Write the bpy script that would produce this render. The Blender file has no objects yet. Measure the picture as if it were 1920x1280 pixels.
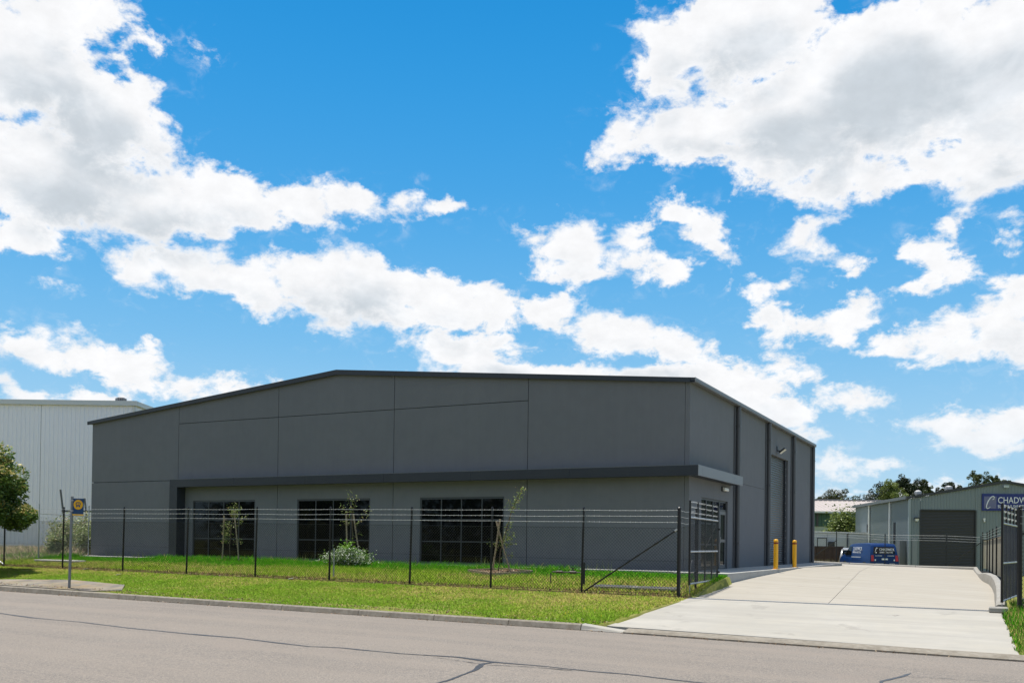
import bpy, bmesh, math, random
import numpy as np
from mathutils import Vector, Matrix, noise as mnoise

rng = np.random.default_rng(7)
random.seed(7)
SC = bpy.context.scene
COL = SC.collection
R = math.radians

# ------------------------------------------------------------------ camera
# x runs along the warehouse front, y runs into the site, z = 0 is the warehouse floor
CAM = Vector((8.69602764, -28.31035686, 0.85583338))
RT = Vector((0.88469495, 0.46598861, 0.01301785))
UP = Vector((-0.00666696, -0.01527466, 0.99986111))
FW = Vector((-0.46612273, 0.88465886, 0.01040669))
cd = bpy.data.cameras.new('camera')
cam = bpy.data.objects.new('camera', cd)
COL.objects.link(cam)
M = Matrix((RT, UP, -FW)).transposed().to_4x4()
M.translation = CAM
cam.matrix_world = M
cd.sensor_width = 36.0
cd.lens = 1751.7828 / 1920 * 36
cd.shift_y = (999.163 - 640) / 1920
cd.clip_start = 0.1
cd.clip_end = 5000
SC.camera = cam
HEAD = math.atan2(FW.x, FW.y)

# ------------------------------------------------------------------ sun, sky, exposure
TOSUN = Vector((-0.21, 0.06, 1.0)).normalized()
sl = bpy.data.lights.new('sun', 'SUN')
sl.energy = 5.0
sl.angle = R(0.55)
sl.color = (1.0, 0.95, 0.87)
sun = bpy.data.objects.new('sun', sl)
COL.objects.link(sun)
sun.rotation_euler = TOSUN.to_track_quat('Z', 'Y').to_euler()
SC.view_settings.view_transform = 'Standard'
SC.view_settings.look = 'None'
SC.view_settings.exposure = 0.2
SC.view_settings.gamma = 1.0
SC.view_settings.use_curve_mapping = False

SKY_STRENGTH = 0.1
BLOBS = [(-482,419,79,48,0),(-421,386,74,49,0),(-466,333,89,50,0),(-497,282,41,18,0),(-370,317,87,31,0),(-294,333,68,25,8),(-230,335,59,20,0),(-177,340,52,19,5),(-127,345,24,11,0),(-83,344,19,5,0),(-469,466,49,25,0),(-420,478,21,15,0),(-410,475,13,9,0),(-381,462,23,9,10),(-383,264,27,22,0),(-342,264,51,24,10),(-287,260,62,26,12),(-223,261,64,30,8),(-157,259,72,43,12),(-83,248,61,27,10),(-26,242,53,24,0),(37,246,53,15,0),(-184,228,37,16,0),(-54,198,65,17,0),(-20,207,44,16,0),(123,217,61,25,12),(83,232,28,20,0),(162,207,43,18,10),(21,180,130,14,0),(151,177,92,14,0),(228,162,51,29,10),(272,139,49,22,15),(298,125,23,15,0),(-482,178,37,14,5),(-429,176,44,19,8),(-388,167,38,22,10),(-342,154,33,17,5),(-296,156,37,12,0),(-487,195,27,7,0),(-472,136,40,8,0),(-421,136,42,7,0),(-227,153,36,8,0),(-461,243,11,5,0),(-494,150,10,5,0),(62,304,47,30,0),(19,316,18,11,0),(76,283,38,10,0),(121,313,22,12,0),(133,290,26,14,0),(169,284,22,11,5),(180,340,26,11,15),(202,321,25,17,40),(219,301,19,9,20),(241,493,95,45,0),(158,477,37,47,-10),(126,406,43,20,-20),(193,412,85,30,5),(295,411,103,53,0),(391,435,121,68,0),(472,435,75,65,0),(327,361,50,29,-25),(367,357,44,20,-10),(468,334,42,16,-15),(435,357,53,21,0),(452,313,28,9,-30),(327,332,20,11,-30),(490,376,39,44,0),(291,305,20,21,20),(309,290,22,12,40),(328,275,14,6,0),(260,259,22,15,0),(286,265,23,7,-20),(265,230,23,18,0),(297,220,36,17,0),(331,221,29,15,0),(353,238,23,12,-25),(393,249,25,10,-5),(417,284,24,14,5),(441,269,25,12,15),(431,258,19,8,0),(446,200,45,23,0),(482,205,40,35,0),(493,232,18,20,0),(388,203,16,9,0),(384,192,14,5,0),(274,182,23,11,10),(284,173,15,7,0),(349,146,28,12,5),(418,121,30,11,8),(446,122,31,17,0),(460,106,40,15,0),(492,115,22,18,0),(327,84,24,13,0),(342,73,22,8,0),(419,53,25,15,0),(374,82,10,3,0),(350,58,12,3,0),(493,294,7,11,0),(494,63,15,7,0),(340,46,22,6,0),(-333,464,5,4,0)]


class NT:
    """small helper to write node trees as expressions"""
    def __init__(s, tree):
        s.t = tree

    def new(s, kind, **kw):
        n = s.t.nodes.new(kind)
        for k, v in kw.items():
            setattr(n, k, v)
        return n

    def link(s, a, b):
        s.t.links.new(a, b)

    def put(s, sock, v):
        if isinstance(v, bpy.types.NodeSocket):
            s.t.links.new(v, sock)
        else:
            sock.default_value = v

    def math(s, op, a, b=0.0, c=0.0, clamp=False):
        n = s.new('ShaderNodeMath', operation=op, use_clamp=clamp)
        s.put(n.inputs[0], a)
        s.put(n.inputs[1], b)
        s.put(n.inputs[2], c)
        return n.outputs[0]

    def vmath(s, op, a, b=(0, 0, 0), c=(0, 0, 0)):
        n = s.new('ShaderNodeVectorMath', operation=op)
        s.put(n.inputs[0], a)
        if op not in ('LENGTH', 'NORMALIZE'):
            s.put(n.inputs[1], b)
        if op == 'MULTIPLY_ADD':
            s.put(n.inputs[2], c)
        return n.outputs['Value'] if op in ('LENGTH', 'DOT_PRODUCT') else n.outputs[0]

    def noise(s, vec, scale, detail=2.0, rough=0.5, dist=0.0, color=False, lac=2.0):
        n = s.new('ShaderNodeTexNoise')
        if vec is not None:
            s.put(n.inputs['Vector'], vec)
        n.inputs['Scale'].default_value = scale
        n.inputs['Detail'].default_value = detail
        n.inputs['Roughness'].default_value = rough
        n.inputs['Distortion'].default_value = dist
        n.inputs['Lacunarity'].default_value = lac
        return n.outputs['Color' if color else 'Fac']

    def smooth(s, v, a, b, x=0.0, y=1.0):
        n = s.new('ShaderNodeMapRange', interpolation_type='SMOOTHSTEP')
        s.put(n.inputs[0], v)
        s.put(n.inputs[1], a)
        s.put(n.inputs[2], b)
        s.put(n.inputs[3], x)
        s.put(n.inputs[4], y)
        return n.outputs[0]

    def mix(s, f, a, b, blend='MIX'):
        n = s.new('ShaderNodeMix', data_type='RGBA', blend_type=blend)
        s.put(n.inputs[0], f)
        s.put(n.inputs[6], a if isinstance(a, bpy.types.NodeSocket) else (*a[:3], 1))
        s.put(n.inputs[7], b if isinstance(b, bpy.types.NodeSocket) else (*b[:3], 1))
        return n.outputs[2]

    def comb(s, x, y, z=0.0):
        n = s.new('ShaderNodeCombineXYZ')
        for i, v in enumerate((x, y, z)):
            s.put(n.inputs[i], v)
        return n.outputs[0]

    def sep(s, v):
        n = s.new('ShaderNodeSeparateXYZ')
        s.put(n.inputs[0], v)
        return n.outputs


# cumulus field: signed distance (radians) to a set of cloud masses in azimuth and elevation
fg = bpy.data.node_groups.new('cumulus_field', 'ShaderNodeTree')
fg.interface.new_socket('P', in_out='INPUT', socket_type='NodeSocketVector')
fg.interface.new_socket('S', in_out='OUTPUT', socket_type='NodeSocketFloat')
g = NT(fg)
gi, go = g.new('NodeGroupInput'), g.new('NodeGroupOutput')
acc = None
for a, e, ra, re, rot in BLOBS:
    a, e, ra, re = a / 1000, e / 1000, max(ra, 3) / 1000, max(re, 3) / 1000
    v = g.vmath('SUBTRACT', gi.outputs[0], (a, e, 0))
    if rot:
        mp = g.new('ShaderNodeMapping', vector_type='POINT')
        g.link(v, mp.inputs[0])
        mp.inputs['Rotation'].default_value = (0, 0, R(rot))
        v = mp.outputs[0]
    v = g.vmath('MULTIPLY', v, (1 / ra, 1 / re, 0))
    ln = g.vmath('LENGTH', v)
    k = (ra * re) ** 0.5 * 0.85
    d = g.math('MULTIPLY_ADD', ln, k, -k)
    acc = d if acc is None else g.math('SMOOTH_MIN', acc, d, 0.006)
g.link(acc, go.inputs[0])

W = bpy.data.worlds.new('World')
SC.world = W
W.use_nodes = True
W.node_tree.nodes.clear()
w = NT(W.node_tree)
tc = w.new('ShaderNodeTexCoord')
dirv = tc.outputs['Generated']
fx = w.vmath('DOT_PRODUCT', dirv, (math.cos(HEAD), -math.sin(HEAD), 0))
fy = w.vmath('DOT_PRODUCT', dirv, (math.sin(HEAD), math.cos(HEAD), 0))
az = w.math('ARCTAN2', fx, fy)
dz = w.sep(dirv)[2]
el = w.math('ARCSINE', dz)
st = w.vmath('MULTIPLY', dirv, (1, 1, 1.5))
w1 = w.vmath('SUBTRACT', w.noise(st, 7, 2, 0.5, color=True), (.5, .5, .5))
w2 = w.vmath('SUBTRACT', w.noise(st, 30, 4, 0.6, color=True), (.5, .5, .5))
P0 = w.comb(az, el, 0)
P1 = w.vmath('MULTIPLY_ADD', w1, (0.034, 0.016, 0), P0)
P1 = w.vmath('MULTIPLY_ADD', w2, (0.024, 0.02, 0), P1)


def field(vec):
    n = w.new('ShaderNodeGroup')
    n.node_tree = fg
    w.link(vec, n.inputs[0])
    return n.outputs[0]


# beyond the photographed part of the sky the same kind of broken cumulus goes on
gen = w.noise(w.vmath('MULTIPLY', dirv, (1, 1, 2.0)), 2.6, 3, 0.55)
gen = w.math('MULTIPLY_ADD', gen, -0.55, 0.272)
far = w.math('MAXIMUM', w.smooth(w.math('ABSOLUTE', az), 0.56, 0.68), w.smooth(el, 0.56, 0.68))


def dens(vec, fb):
    s_ = w.math('ADD', w.math('MULTIPLY', field(vec), w.math('SUBTRACT', 1.0, far)), w.math('MULTIPLY', gen, far))
    return w.math('SUBTRACT', fb, s_)


fb = w.noise(st, 26, 11, 0.60, 0.25)
fine = w.noise(st, 110, 6, 0.62)
fbm = w.math('MULTIPLY_ADD', fb, 0.08, -0.04)
fbm = w.math('MULTIPLY_ADD', fine, 0.017, w.math('SUBTRACT', fbm, 0.0085))
D = dens(P1, fbm)
Pup = w.vmath('ADD', P1, (-0.004, 0.026, 0))
Dup = dens(Pup, w.math('MULTIPLY_ADD', w.noise(st, 12, 4, 0.55), 0.05, -0.025))
soft = w.math('MULTIPLY_ADD', w.noise(st, 9, 2, 0.5), 0.034, -0.006)
soft = w.math('MAXIMUM', soft, 0.008)
alpha = w.smooth(D, -0.006, soft)
veil = w.math('MULTIPLY', w.smooth(D, -0.03, 0.01), w.smooth(w.noise(st, 38, 6, 0.65, 0.6), 0.5, 0.78, 0.0, 0.34))
alpha = w.math('MAXIMUM', alpha, veil)
core = w.smooth(D, 0.002, 0.034)
above = w.smooth(Dup, -0.004, 0.04)
patch = w.smooth(w.noise(st, 9, 5, 0.58, 0.3), 0.34, 0.58)
grey = w.math('MULTIPLY', w.math('MULTIPLY', core, above), patch)
body = w.mix(w.math('MULTIPLY', core, above), (1.0, 1.0, 1.01), (0.84, 0.875, 0.915))
cloudcol = w.mix(grey, body, (0.63, 0.685, 0.735))
det = w.math('MULTIPLY_ADD', w.noise(st, 42, 6, 0.6), 0.26, 0.87)
cloudcol = w.vmath('SCALE', cloudcol)
cloudcol.node.inputs['Scale'].default_value = 1.0
w.link(det, cloudcol.node.inputs['Scale'])
# near the horizon the clouds sit behind more air
hz = w.smooth(el, 0.0, 0.16)
alpha = w.math('MULTIPLY', alpha, w.math('MULTIPLY_ADD', hz, 0.35, 0.63))
alpha = w.math('MULTIPLY', alpha, w.smooth(el, -0.01, 0.012))

sky = w.new('ShaderNodeTexSky', sky_type='NISHITA')
sky.sun_disc = False
sky.sun_elevation = math.asin(TOSUN.z)
sky.sun_rotation = math.atan2(TOSUN.x, TOSUN.y)
sky.altitude = 60
sky.air_density = 1.0
sky.dust_density = 0.35
sky.ozone_density = 2.6
# clear air between the clouds: the physical sky graded towards the saturated summer blue of the photograph
ramp = w.new('ShaderNodeValToRGB')
ramp.color_ramp.interpolation = 'B_SPLINE'
cr = ramp.color_ramp
cr.elements[0].position, cr.elements[0].color = 0.0, (0.58, 0.80, 0.95, 1)
cr.elements[1].position, cr.elements[1].color = 1.0, (0.006, 0.20, 0.60, 1)
for p_, c_ in ((0.1, (0.44, 0.72, 0.95, 1)), (0.24, (0.19, 0.56, 0.93, 1)), (0.42, (0.05, 0.40, 0.87, 1)), (0.66, (0.0, 0.295, 0.76, 1))):
    e_ = cr.elements.new(p_)
    e_.color = c_
w.link(w.math('MULTIPLY', el, 1 / 0.85), ramp.inputs[0])
rs = w.new('ShaderNodeVectorMath', operation='SCALE')
w.link(ramp.outputs[0], rs.inputs[0])
rs.inputs['Scale'].default_value = 8.2
graded = w.mix(0.93, sky.outputs[0], rs.outputs[0])
bs = w.new('ShaderNodeBackground')
w.link(graded, bs.inputs['Color'])
bs.inputs['Strength'].default_value = SKY_STRENGTH
bc = w.new('ShaderNodeBackground')
w.link(cloudcol, bc.inputs['Color'])
bc.inputs['Strength'].default_value = 0.85
mx = w.new('ShaderNodeMixShader')
w.link(alpha, mx.inputs[0])
w.link(bs.outputs[0], mx.inputs[1])
w.link(bc.outputs[0], mx.inputs[2])
wo = w.new('ShaderNodeOutputWorld')
w.link(mx.outputs[0], wo.inputs[0])
W.cycles.sampling_method = 'MANUAL'
W.cycles.sample_map_resolution = 512

# ------------------------------------------------------------------ materials
MATS = {}


def mat(name, col, rough=0.7, spec=0.5, metal=0.0, var=None, bump=None, fine=None, attr=None, transl=0.0, coat=0.0, streak=None, upn=False, spots=None):
    """principled material; var=(scale, colour2, amount, detail), bump=(scale, strength, dist), fine=(scale, amount) speckle"""
    if name in MATS:
        return MATS[name]
    m = bpy.data.materials.new(name)
    m.use_nodes = True
    t = m.node_tree
    n = NT(t)
    b = t.nodes['Principled BSDF']
    co = n.new('ShaderNodeTexCoord').outputs['Object']
    c = (*col, 1)
    b.inputs['Base Color'].default_value = c
    out = None
    if attr:
        a = n.new('ShaderNodeAttribute')
        a.attribute_name = attr
        out = a.outputs['Color']
    if var:
        vs = var if isinstance(var, list) else [var]
        for sc_, c2, amt, det in vs:
            f = n.noise(co, sc_, det, 0.6)
            f = n.smooth(f, 0.38, 0.68, 0.0, amt)
            out = n.mix(f, out if out else col, c2)
    if streak:
        f = n.noise(n.vmath('MULTIPLY', co, streak[0]), streak[1], 5, 0.65)
        f = n.smooth(f, 0.35, 0.7, 0.0, streak[3])
        out = n.mix(f, out if out else col, streak[2])
    if spots:
        for sc_, c2, thr, amt in spots:
            f = n.smooth(n.noise(co, sc_, 5, 0.62, 0.4), thr, thr + 0.07, 0.0, amt)
            out = n.mix(f, out if out else col, c2)
    if fine:
        f = n.noise(co, fine[0], 3, 0.7)
        f = n.math('MULTIPLY_ADD', f, fine[1] * 2, 1 - fine[1])
        src = out if out else n.mix(0.0, col, col)
        sc2 = n.new('ShaderNodeVectorMath', operation='SCALE')
        n.link(src, sc2.inputs[0])
        n.link(f, sc2.inputs['Scale'])
        out = sc2.outputs[0]
    if out:
        n.link(out, b.inputs['Base Color'])
    b.inputs['Roughness'].default_value = rough
    b.inputs['Specular IOR Level'].default_value = spec
    b.inputs['Metallic'].default_value = metal
    if coat:
        b.inputs['Coat Weight'].default_value = coat
        b.inputs['Coat Roughness'].default_value = 0.08
    if bump:
        bn = n.new('ShaderNodeBump')
        bn.inputs['Strength'].default_value = bump[1]
        bn.inputs['Distance'].default_value = bump[2]
        n.link(n.noise(co, bump[0], 4, 0.6), bn.inputs['Height'])
        n.link(bn.outputs[0], b.inputs['Normal'])
    if upn:  # blades of turf shade as the sward they make up
        gn = n.new('ShaderNodeNewGeometry').outputs['Normal']
        n.link(n.vmath('NORMALIZE', n.vmath('MULTIPLY_ADD', gn, (0.45, 0.45, 0.45), (0, 0, 0.8))), b.inputs['Normal'])
    if transl:
        tr = n.new('ShaderNodeBsdfTranslucent')
        if out:
            n.link(out, tr.inputs[0])
        else:
            tr.inputs[0].default_value = c
        ms = n.new('ShaderNodeMixShader')
        ms.inputs[0].default_value = transl
        n.link(b.outputs[0], ms.inputs[1])
        n.link(tr.outputs[0], ms.inputs[2])
        n.link(ms.outputs[0], t.nodes['Material Output'].inputs[0])
    MATS[name] = m
    return m


PAINT = mat('charcoal_texture_coat', (0.157, 0.161, 0.171), 0.85, 0.3, var=[(0.35, (0.172, 0.175, 0.184), 0.7, 4), (2.2, (0.143, 0.147, 0.156), 0.5, 5)], streak=((5, 5, 0.22), 1.0, (0.14, 0.144, 0.152), 0.3), bump=(55, 0.25, 0.01), fine=(70, 0.07))
CORE = mat('joint_sealant', (0.012, 0.013, 0.015), 0.9, 0.2)
STEELDK = mat('dark_colour_steel', (0.026, 0.03, 0.038), 0.42, 0.4, var=(1.2, (0.033, 0.037, 0.045), 0.6, 3))
STEELGUTLIT = mat('grey_gutter_lit_return_steel', (0.165, 0.166, 0.17), 0.4, 0.5)
PIPEPAINT = mat('charcoal_pipe_paint', (0.085, 0.088, 0.094), 0.45, 0.5)
ROOFM = mat('roof_sheet_grey', (0.14, 0.145, 0.15), 0.5, 0.5)
FRAMEM = mat('charcoal_aluminium', (0.045, 0.05, 0.056), 0.4, 0.5)
GLASSDK = mat('tinted_glass', (0.004, 0.0045, 0.005), 0.03, 0.24)
DOORM = mat('roller_door_steel', (0.034, 0.036, 0.04), 0.32, 0.6)
WHITEPL = mat('white_plastic', (0.75, 0.74, 0.7), 0.45)
BLACKPVC = mat('black_powder_coat', (0.006, 0.006, 0.008), 0.35, 0.5)
MESHM = mat('black_chainwire', (0.008, 0.008, 0.01), 0.4, 0.5)
GALV = mat('galvanised_steel', (0.45, 0.46, 0.47), 0.45, 0.5, metal=0.35, var=(9, (0.33, 0.34, 0.35), 0.7, 3))
GALVMESH = mat('old_galvanised_mesh', (0.2, 0.205, 0.21), 0.6, 0.3)
GALVW = mat('galvanised_wire', (0.45, 0.46, 0.46), 0.45, 0.5)
YELLOW = mat('safety_yellow_paint', (0.85, 0.43, 0.012), 0.4, 0.5, var=(5, (0.78, 0.38, 0.012), 0.5, 3))
REDTAPE = mat('red_reflective_tape', (0.22, 0.012, 0.01), 0.4)
ASPHALT = mat('worn_chip_seal', (0.312, 0.268, 0.222), 0.92, 0.25, var=[(0.22, (0.35, 0.303, 0.252), 0.9, 4), (1.3, (0.275, 0.237, 0.198), 0.5, 5), (45, (0.28, 0.238, 0.196), 0.6, 2), (30, (0.13, 0.122, 0.115), 0.7, 3), (85, (0.085, 0.08, 0.078), 0.75, 2)], bump=(45, 0.8, 0.015), fine=(48, 0.32), streak=((0.05, 0.9, 1), 1.0, (0.255, 0.218, 0.182), 0.6), spots=[(0.5, (0.235, 0.2, 0.17), 0.6, 0.5), (2.2, (0.2, 0.185, 0.17), 0.68, 0.6)])
BITUMEN = mat('bitumen_sealant', (0.035, 0.037, 0.042), 0.5, 0.5, var=(20, (0.06, 0.06, 0.064), 0.8, 3))
KERBM = mat('weathered_kerb_concrete', (0.24, 0.21, 0.168), 0.9, 0.2, var=[(1.6, (0.165, 0.143, 0.112), 0.8, 6), (9, (0.32, 0.295, 0.25), 0.5, 4)], bump=(40, 0.3, 0.01), fine=(90, 0.15))
CONC = mat('new_driveway_concrete', (0.365, 0.335, 0.28), 0.85, 0.25, var=[(0.35, (0.395, 0.362, 0.305), 0.8, 4), (1.8, (0.34, 0.315, 0.272), 0.45, 6)], bump=(30, 0.15, 0.01), fine=(120, 0.06), streak=((0.12, 1.6, 1), 1.2, (0.30, 0.265, 0.215), 0.55), spots=[(1.1, (0.24, 0.215, 0.175), 0.63, 0.6), (3.1, (0.17, 0.15, 0.125), 0.69, 0.7)])
CONC2 = mat('crossover_concrete', (0.385, 0.358, 0.305), 0.85, 0.25, var=[(0.5, (0.42, 0.395, 0.35), 0.8, 4), (2.5, (0.345, 0.33, 0.295), 0.45, 6)], bump=(30, 0.15, 0.01), fine=(120, 0.06), streak=((0.15, 1.5, 1), 1.1, (0.29, 0.275, 0.245), 0.6), spots=[(0.9, (0.27, 0.255, 0.225), 0.6, 0.6), (2.6, (0.16, 0.15, 0.135), 0.69, 0.75)])
CONC4 = mat('kerb_new_concrete', (0.31, 0.295, 0.265), 0.88, 0.2, var=[(1.2, (0.25, 0.235, 0.205), 0.7, 6)], fine=(60, 0.12))
CONC3 = mat('path_concrete', (0.4, 0.39, 0.36), 0.85, 0.25, var=(1.5, (0.33, 0.32, 0.3), 0.6, 5), fine=(90, 0.08))
SLABM = mat('old_slab_concrete', (0.27, 0.235, 0.185), 0.9, 0.2, var=[(0.8, (0.24, 0.175, 0.09), 0.9, 5), (1.7, (0.13, 0.125, 0.12), 0.8, 4)], fine=(60, 0.15))
SOIL = mat('grass_soil', (0.19, 0.2, 0.045), 0.95, 0.1, var=[(0.5, (0.24, 0.22, 0.075), 0.8, 5), (4, (0.15, 0.17, 0.035), 0.6, 5)], fine=(30, 0.3))
EARTH = mat('bare_earth', (0.14, 0.095, 0.06), 0.95, 0.1, var=(6, (0.22, 0.17, 0.11), 0.8, 5), fine=(40, 0.3))
BLADE = mat('grass_blade', (0.1, 0.16, 0.02), 0.9, 0.04, attr='tint', transl=0.22, upn=True)
LEAF = mat('leaf', (0.05, 0.08, 0.02), 0.5, 0.4, attr='tint', transl=0.28)
BARK = mat('bark', (0.14, 0.105, 0.075), 0.9, 0.2, var=(8, (0.08, 0.06, 0.045), 0.8, 5), bump=(20, 0.6, 0.02))
PALEBARK = mat('pale_gum_bark', (0.3, 0.27, 0.23), 0.85, 0.2, var=(5, (0.16, 0.13, 0.1), 0.8, 4))
STAKE = mat('weathered_stake_timber', (0.4, 0.31, 0.22), 0.9, 0.2, var=(14, (0.25, 0.19, 0.13), 0.8, 5))
MULCH = mat('dry_mulch', (0.3, 0.22, 0.14), 0.95, 0.1, var=(18, (0.17, 0.11, 0.07), 0.9, 4), bump=(30, 1.0, 0.03))
SHEDW = mat('pale_grey_cladding', (0.79, 0.775, 0.81), 0.5, 0.4, var=[(0.25, (0.75, 0.735, 0.77), 0.7, 4), (1.5, (0.81, 0.795, 0.825), 0.4, 4)])
SHEDTRIM = mat('pale_trim', (0.55, 0.56, 0.56), 0.5, 0.4)
BLUEGREY = mat('blue_grey_cladding', (0.2, 0.235, 0.242), 0.5, 0.4, var=(0.4, (0.22, 0.252, 0.258), 0.6, 3))
DKTRIM = mat('dark_trim', (0.04, 0.043, 0.047), 0.5, 0.4)
DKDOOR = mat('dark_roller_door', (0.035, 0.035, 0.04), 0.45, 0.4)
SIGNBLUE = mat('sign_blue', (0.006, 0.02, 0.16), 0.4, 0.5)
SIGNWHITE = mat('sign_white', (0.8, 0.8, 0.82), 0.5)
SIGNLILAC = mat('sign_pale_stripe', (0.33, 0.32, 0.42), 0.5)
VANBLUE = mat('van_blue_paint', (0.004, 0.03, 0.125), 0.35, 0.2)
CARGREY = mat('car_silver_paint', (0.28, 0.285, 0.29), 0.3, 0.5, coat=0.6)
RUBBER = mat('tyre_rubber', (0.02, 0.02, 0.02), 0.8)
RIMM = mat('alloy_rim', (0.5, 0.5, 0.52), 0.3, 0.5, metal=0.7)
TAILRED = mat('tail_lamp_red', (0.5, 0.01, 0.012), 0.25)
GREENCLAD = mat('green_cladding', (0.035, 0.085, 0.06), 0.55, 0.4)
ROOFPINK = mat('faded_roof_sheet', (0.42, 0.37, 0.34), 0.6, 0.3, var=(0.3, (0.37, 0.32, 0.29), 0.7, 4))
PALEGREEN = mat('pale_green_wall', (0.28, 0.32, 0.27), 0.7)
CABINW = mat('cabin_white_panel', (0.5, 0.52, 0.55), 0.5)
RUST = mat('rusty_brown_steel', (0.07, 0.042, 0.03), 0.8, var=(4, (0.11, 0.06, 0.035), 0.8, 4))
SHADECLOTH = mat('beige_shadecloth', (0.3, 0.28, 0.22), 0.9, 0.1, var=(3, (0.24, 0.225, 0.18), 0.6, 4))
BUSBLUE = mat('bus_sign_blue', (0.01, 0.05, 0.13), 0.4)
BUSYELLOW = mat('bus_sign_yellow', (0.75, 0.4, 0.01), 0.4)
POSTGREY = mat('grey_post_steel', (0.2, 0.21, 0.22), 0.5, 0.5, metal=0.2)
LEDM = mat('lamp_diffuser', (0.75, 0.74, 0.68), 0.4)
PIPEBR = mat('brass_grey_pipe', (0.1, 0.09, 0.075), 0.5, metal=0.3)
GREENPL = mat('dull_black_steel', (0.02, 0.02, 0.02), 0.6)


# ------------------------------------------------------------------ mesh helpers
def wl(p):
    v = Vector((0, 0, 0))
    while p is not None:
        v += p.location
        p = p.parent
    return v


class MB:
    """collects vertices and faces, then links them as ONE mesh object"""
    def __init__(s):
        s.v, s.f = [], []

    def add(s, vs, fs):
        o = len(s.v)
        s.v += [tuple(x) for x in vs]
        s.f += [tuple(i + o for i in f) for f in fs]
        return s

    def box(s, x0, y0, z0, x1, y1, z1):
        vs = [(x, y, z) for z in (z0, z1) for y in (y0, y1) for x in (x0, x1)]
        return s.add(vs, [(0, 2, 3, 1), (4, 5, 7, 6), (0, 1, 5, 4), (2, 6, 7, 3), (0, 4, 6, 2), (1, 3, 7, 5)])

    def obox(s, o, ax, ay, az):
        """box from corner o along three edge vectors"""
        o, ax, ay, az = map(Vector, (o, ax, ay, az))
        vs = [o + i * ax + j * ay + k * az for k in (0, 1) for j in (0, 1) for i in (0, 1)]
        return s.add(vs, [(0, 2, 3, 1), (4, 5, 7, 6), (0, 1, 5, 4), (2, 6, 7, 3), (0, 4, 6, 2), (1, 3, 7, 5)])

    def tube(s, a, b, r0, r1=None, n=8, cap=True):
        a, b = Vector(a), Vector(b)
        r1 = r0 if r1 is None else r1
        d = (b - a).normalized()
        u = d.orthogonal().normalized()
        w_ = d.cross(u)
        vs = []
        for c, r in ((a, r0), (b, r1)):
            for i in range(n):
                t = 2 * math.pi * i / n
                vs.append(c + r * (math.cos(t) * u + math.sin(t) * w_))
        fs = [(i, (i + 1) % n, n + (i + 1) % n, n + i) for i in range(n)]
        if cap:
            fs += [tuple(range(n - 1, -1, -1)), tuple(range(n, 2 * n))]
        return s.add(vs, fs)

    def path(s, pts, r, n=6):
        pts = [Vector(p) for p in pts]
        rs = r if isinstance(r, (list, tuple)) else [r] * len(pts)
        vs = []
        for i, p in enumerate(pts):
            d = (pts[min(i + 1, len(pts) - 1)] - pts[max(i - 1, 0)]).normalized()
            u = d.cross(Vector((0.13, 0.21, 1))).normalized()
            w_ = d.cross(u)
            for k in range(n):
                t = 2 * math.pi * k / n
                vs.append(p + rs[i] * (math.cos(t) * u + math.sin(t) * w_))
        fs = []
        for i in range(len(pts) - 1):
            for k in range(n):
                fs.append((i * n + k, i * n + (k + 1) % n, (i + 1) * n + (k + 1) % n, (i + 1) * n + k))
        fs += [tuple(range(n - 1, -1, -1)), tuple(range((len(pts) - 1) * n, len(pts) * n))]
        return s.add(vs, fs)

    def lathe(s, c, prof, n=16):
        """profile of (r, z) about a vertical axis at c"""
        vs = []
        for r, z in prof:
            for i in range(n):
                t = 2 * math.pi * i / n
                vs.append((c[0] + r * math.cos(t), c[1] + r * math.sin(t), c[2] + z))
        fs = []
        for j in range(len(prof) - 1):
            for i in range(n):
                fs.append((j * n + i, j * n + (i + 1) % n, (j + 1) * n + (i + 1) % n, (j + 1) * n + i))
        fs += [tuple(range(n - 1, -1, -1)), tuple(range((len(prof) - 1) * n, len(prof) * n))]
        return s.add(vs, fs)

    def prism(s, poly, d):
        """extrude a planar polygon (3d points) along vector d"""
        d = Vector(d)
        n = len(poly)
        vs = [Vector(p) for p in poly] + [Vector(p) + d for p in poly]
        fs = [tuple(range(n)), tuple(range(2 * n - 1, n - 1, -1))] + [(i, n + i, n + (i + 1) % n, (i + 1) % n) for i in range(n)]
        return s.add(vs, fs)

    def build(s, name, m, parent=None, local=False, smooth=False, bevel=0.0, label=None, recalc=True):
        me = bpy.data.meshes.new(name)
        off = Vector((0, 0, 0)) if (local or parent is None) else wl(parent)
        me.from_pydata([(x - off.x, y - off.y, z - off.z) for x, y, z in s.v], [], s.f)
        if recalc:
            bm = bmesh.new()
            bm.from_mesh(me)
            bmesh.ops.recalc_face_normals(bm, faces=bm.faces)
            if bevel:
                es = [e for e in bm.edges if len(e.link_faces) == 2 and e.calc_face_angle(0) > 0.6]
                bmesh.ops.bevel(bm, geom=es, offset=bevel, segments=1, affect='EDGES', clamp_overlap=True)
            bm.to_mesh(me)
            bm.free()
        me.materials.append(m)
        if smooth:
            me.polygons.foreach_set('use_smooth', [True] * len(me.polygons))
            me.set_sharp_from_angle(angle=R(40))
        o = bpy.data.objects.new(name, me)
        COL.objects.link(o)
        o.parent = parent
        if label:
            o['label'] = label
        return o


def tag(o, label=None, cat=None, group=None, kind=None):
    for k, v in (('label', label), ('category', cat), ('group', group), ('kind', kind)):
        if v:
            o[k] = v
    return o


def root(name, loc, label=None, cat=None, group=None, rz=0.0):
    o = bpy.data.objects.new(name, None)
    o.empty_display_size = 0.3
    COL.objects.link(o)
    o.location = loc
    o.rotation_euler = (0, 0, rz)
    return tag(o, label, cat, group)


def share(src, parent, loc=(0, 0, 0), name=None):
    c = src.copy()
    COL.objects.link(c)
    c.parent = parent
    c.location = loc
    if name:
        c.name = name
    return c


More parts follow.
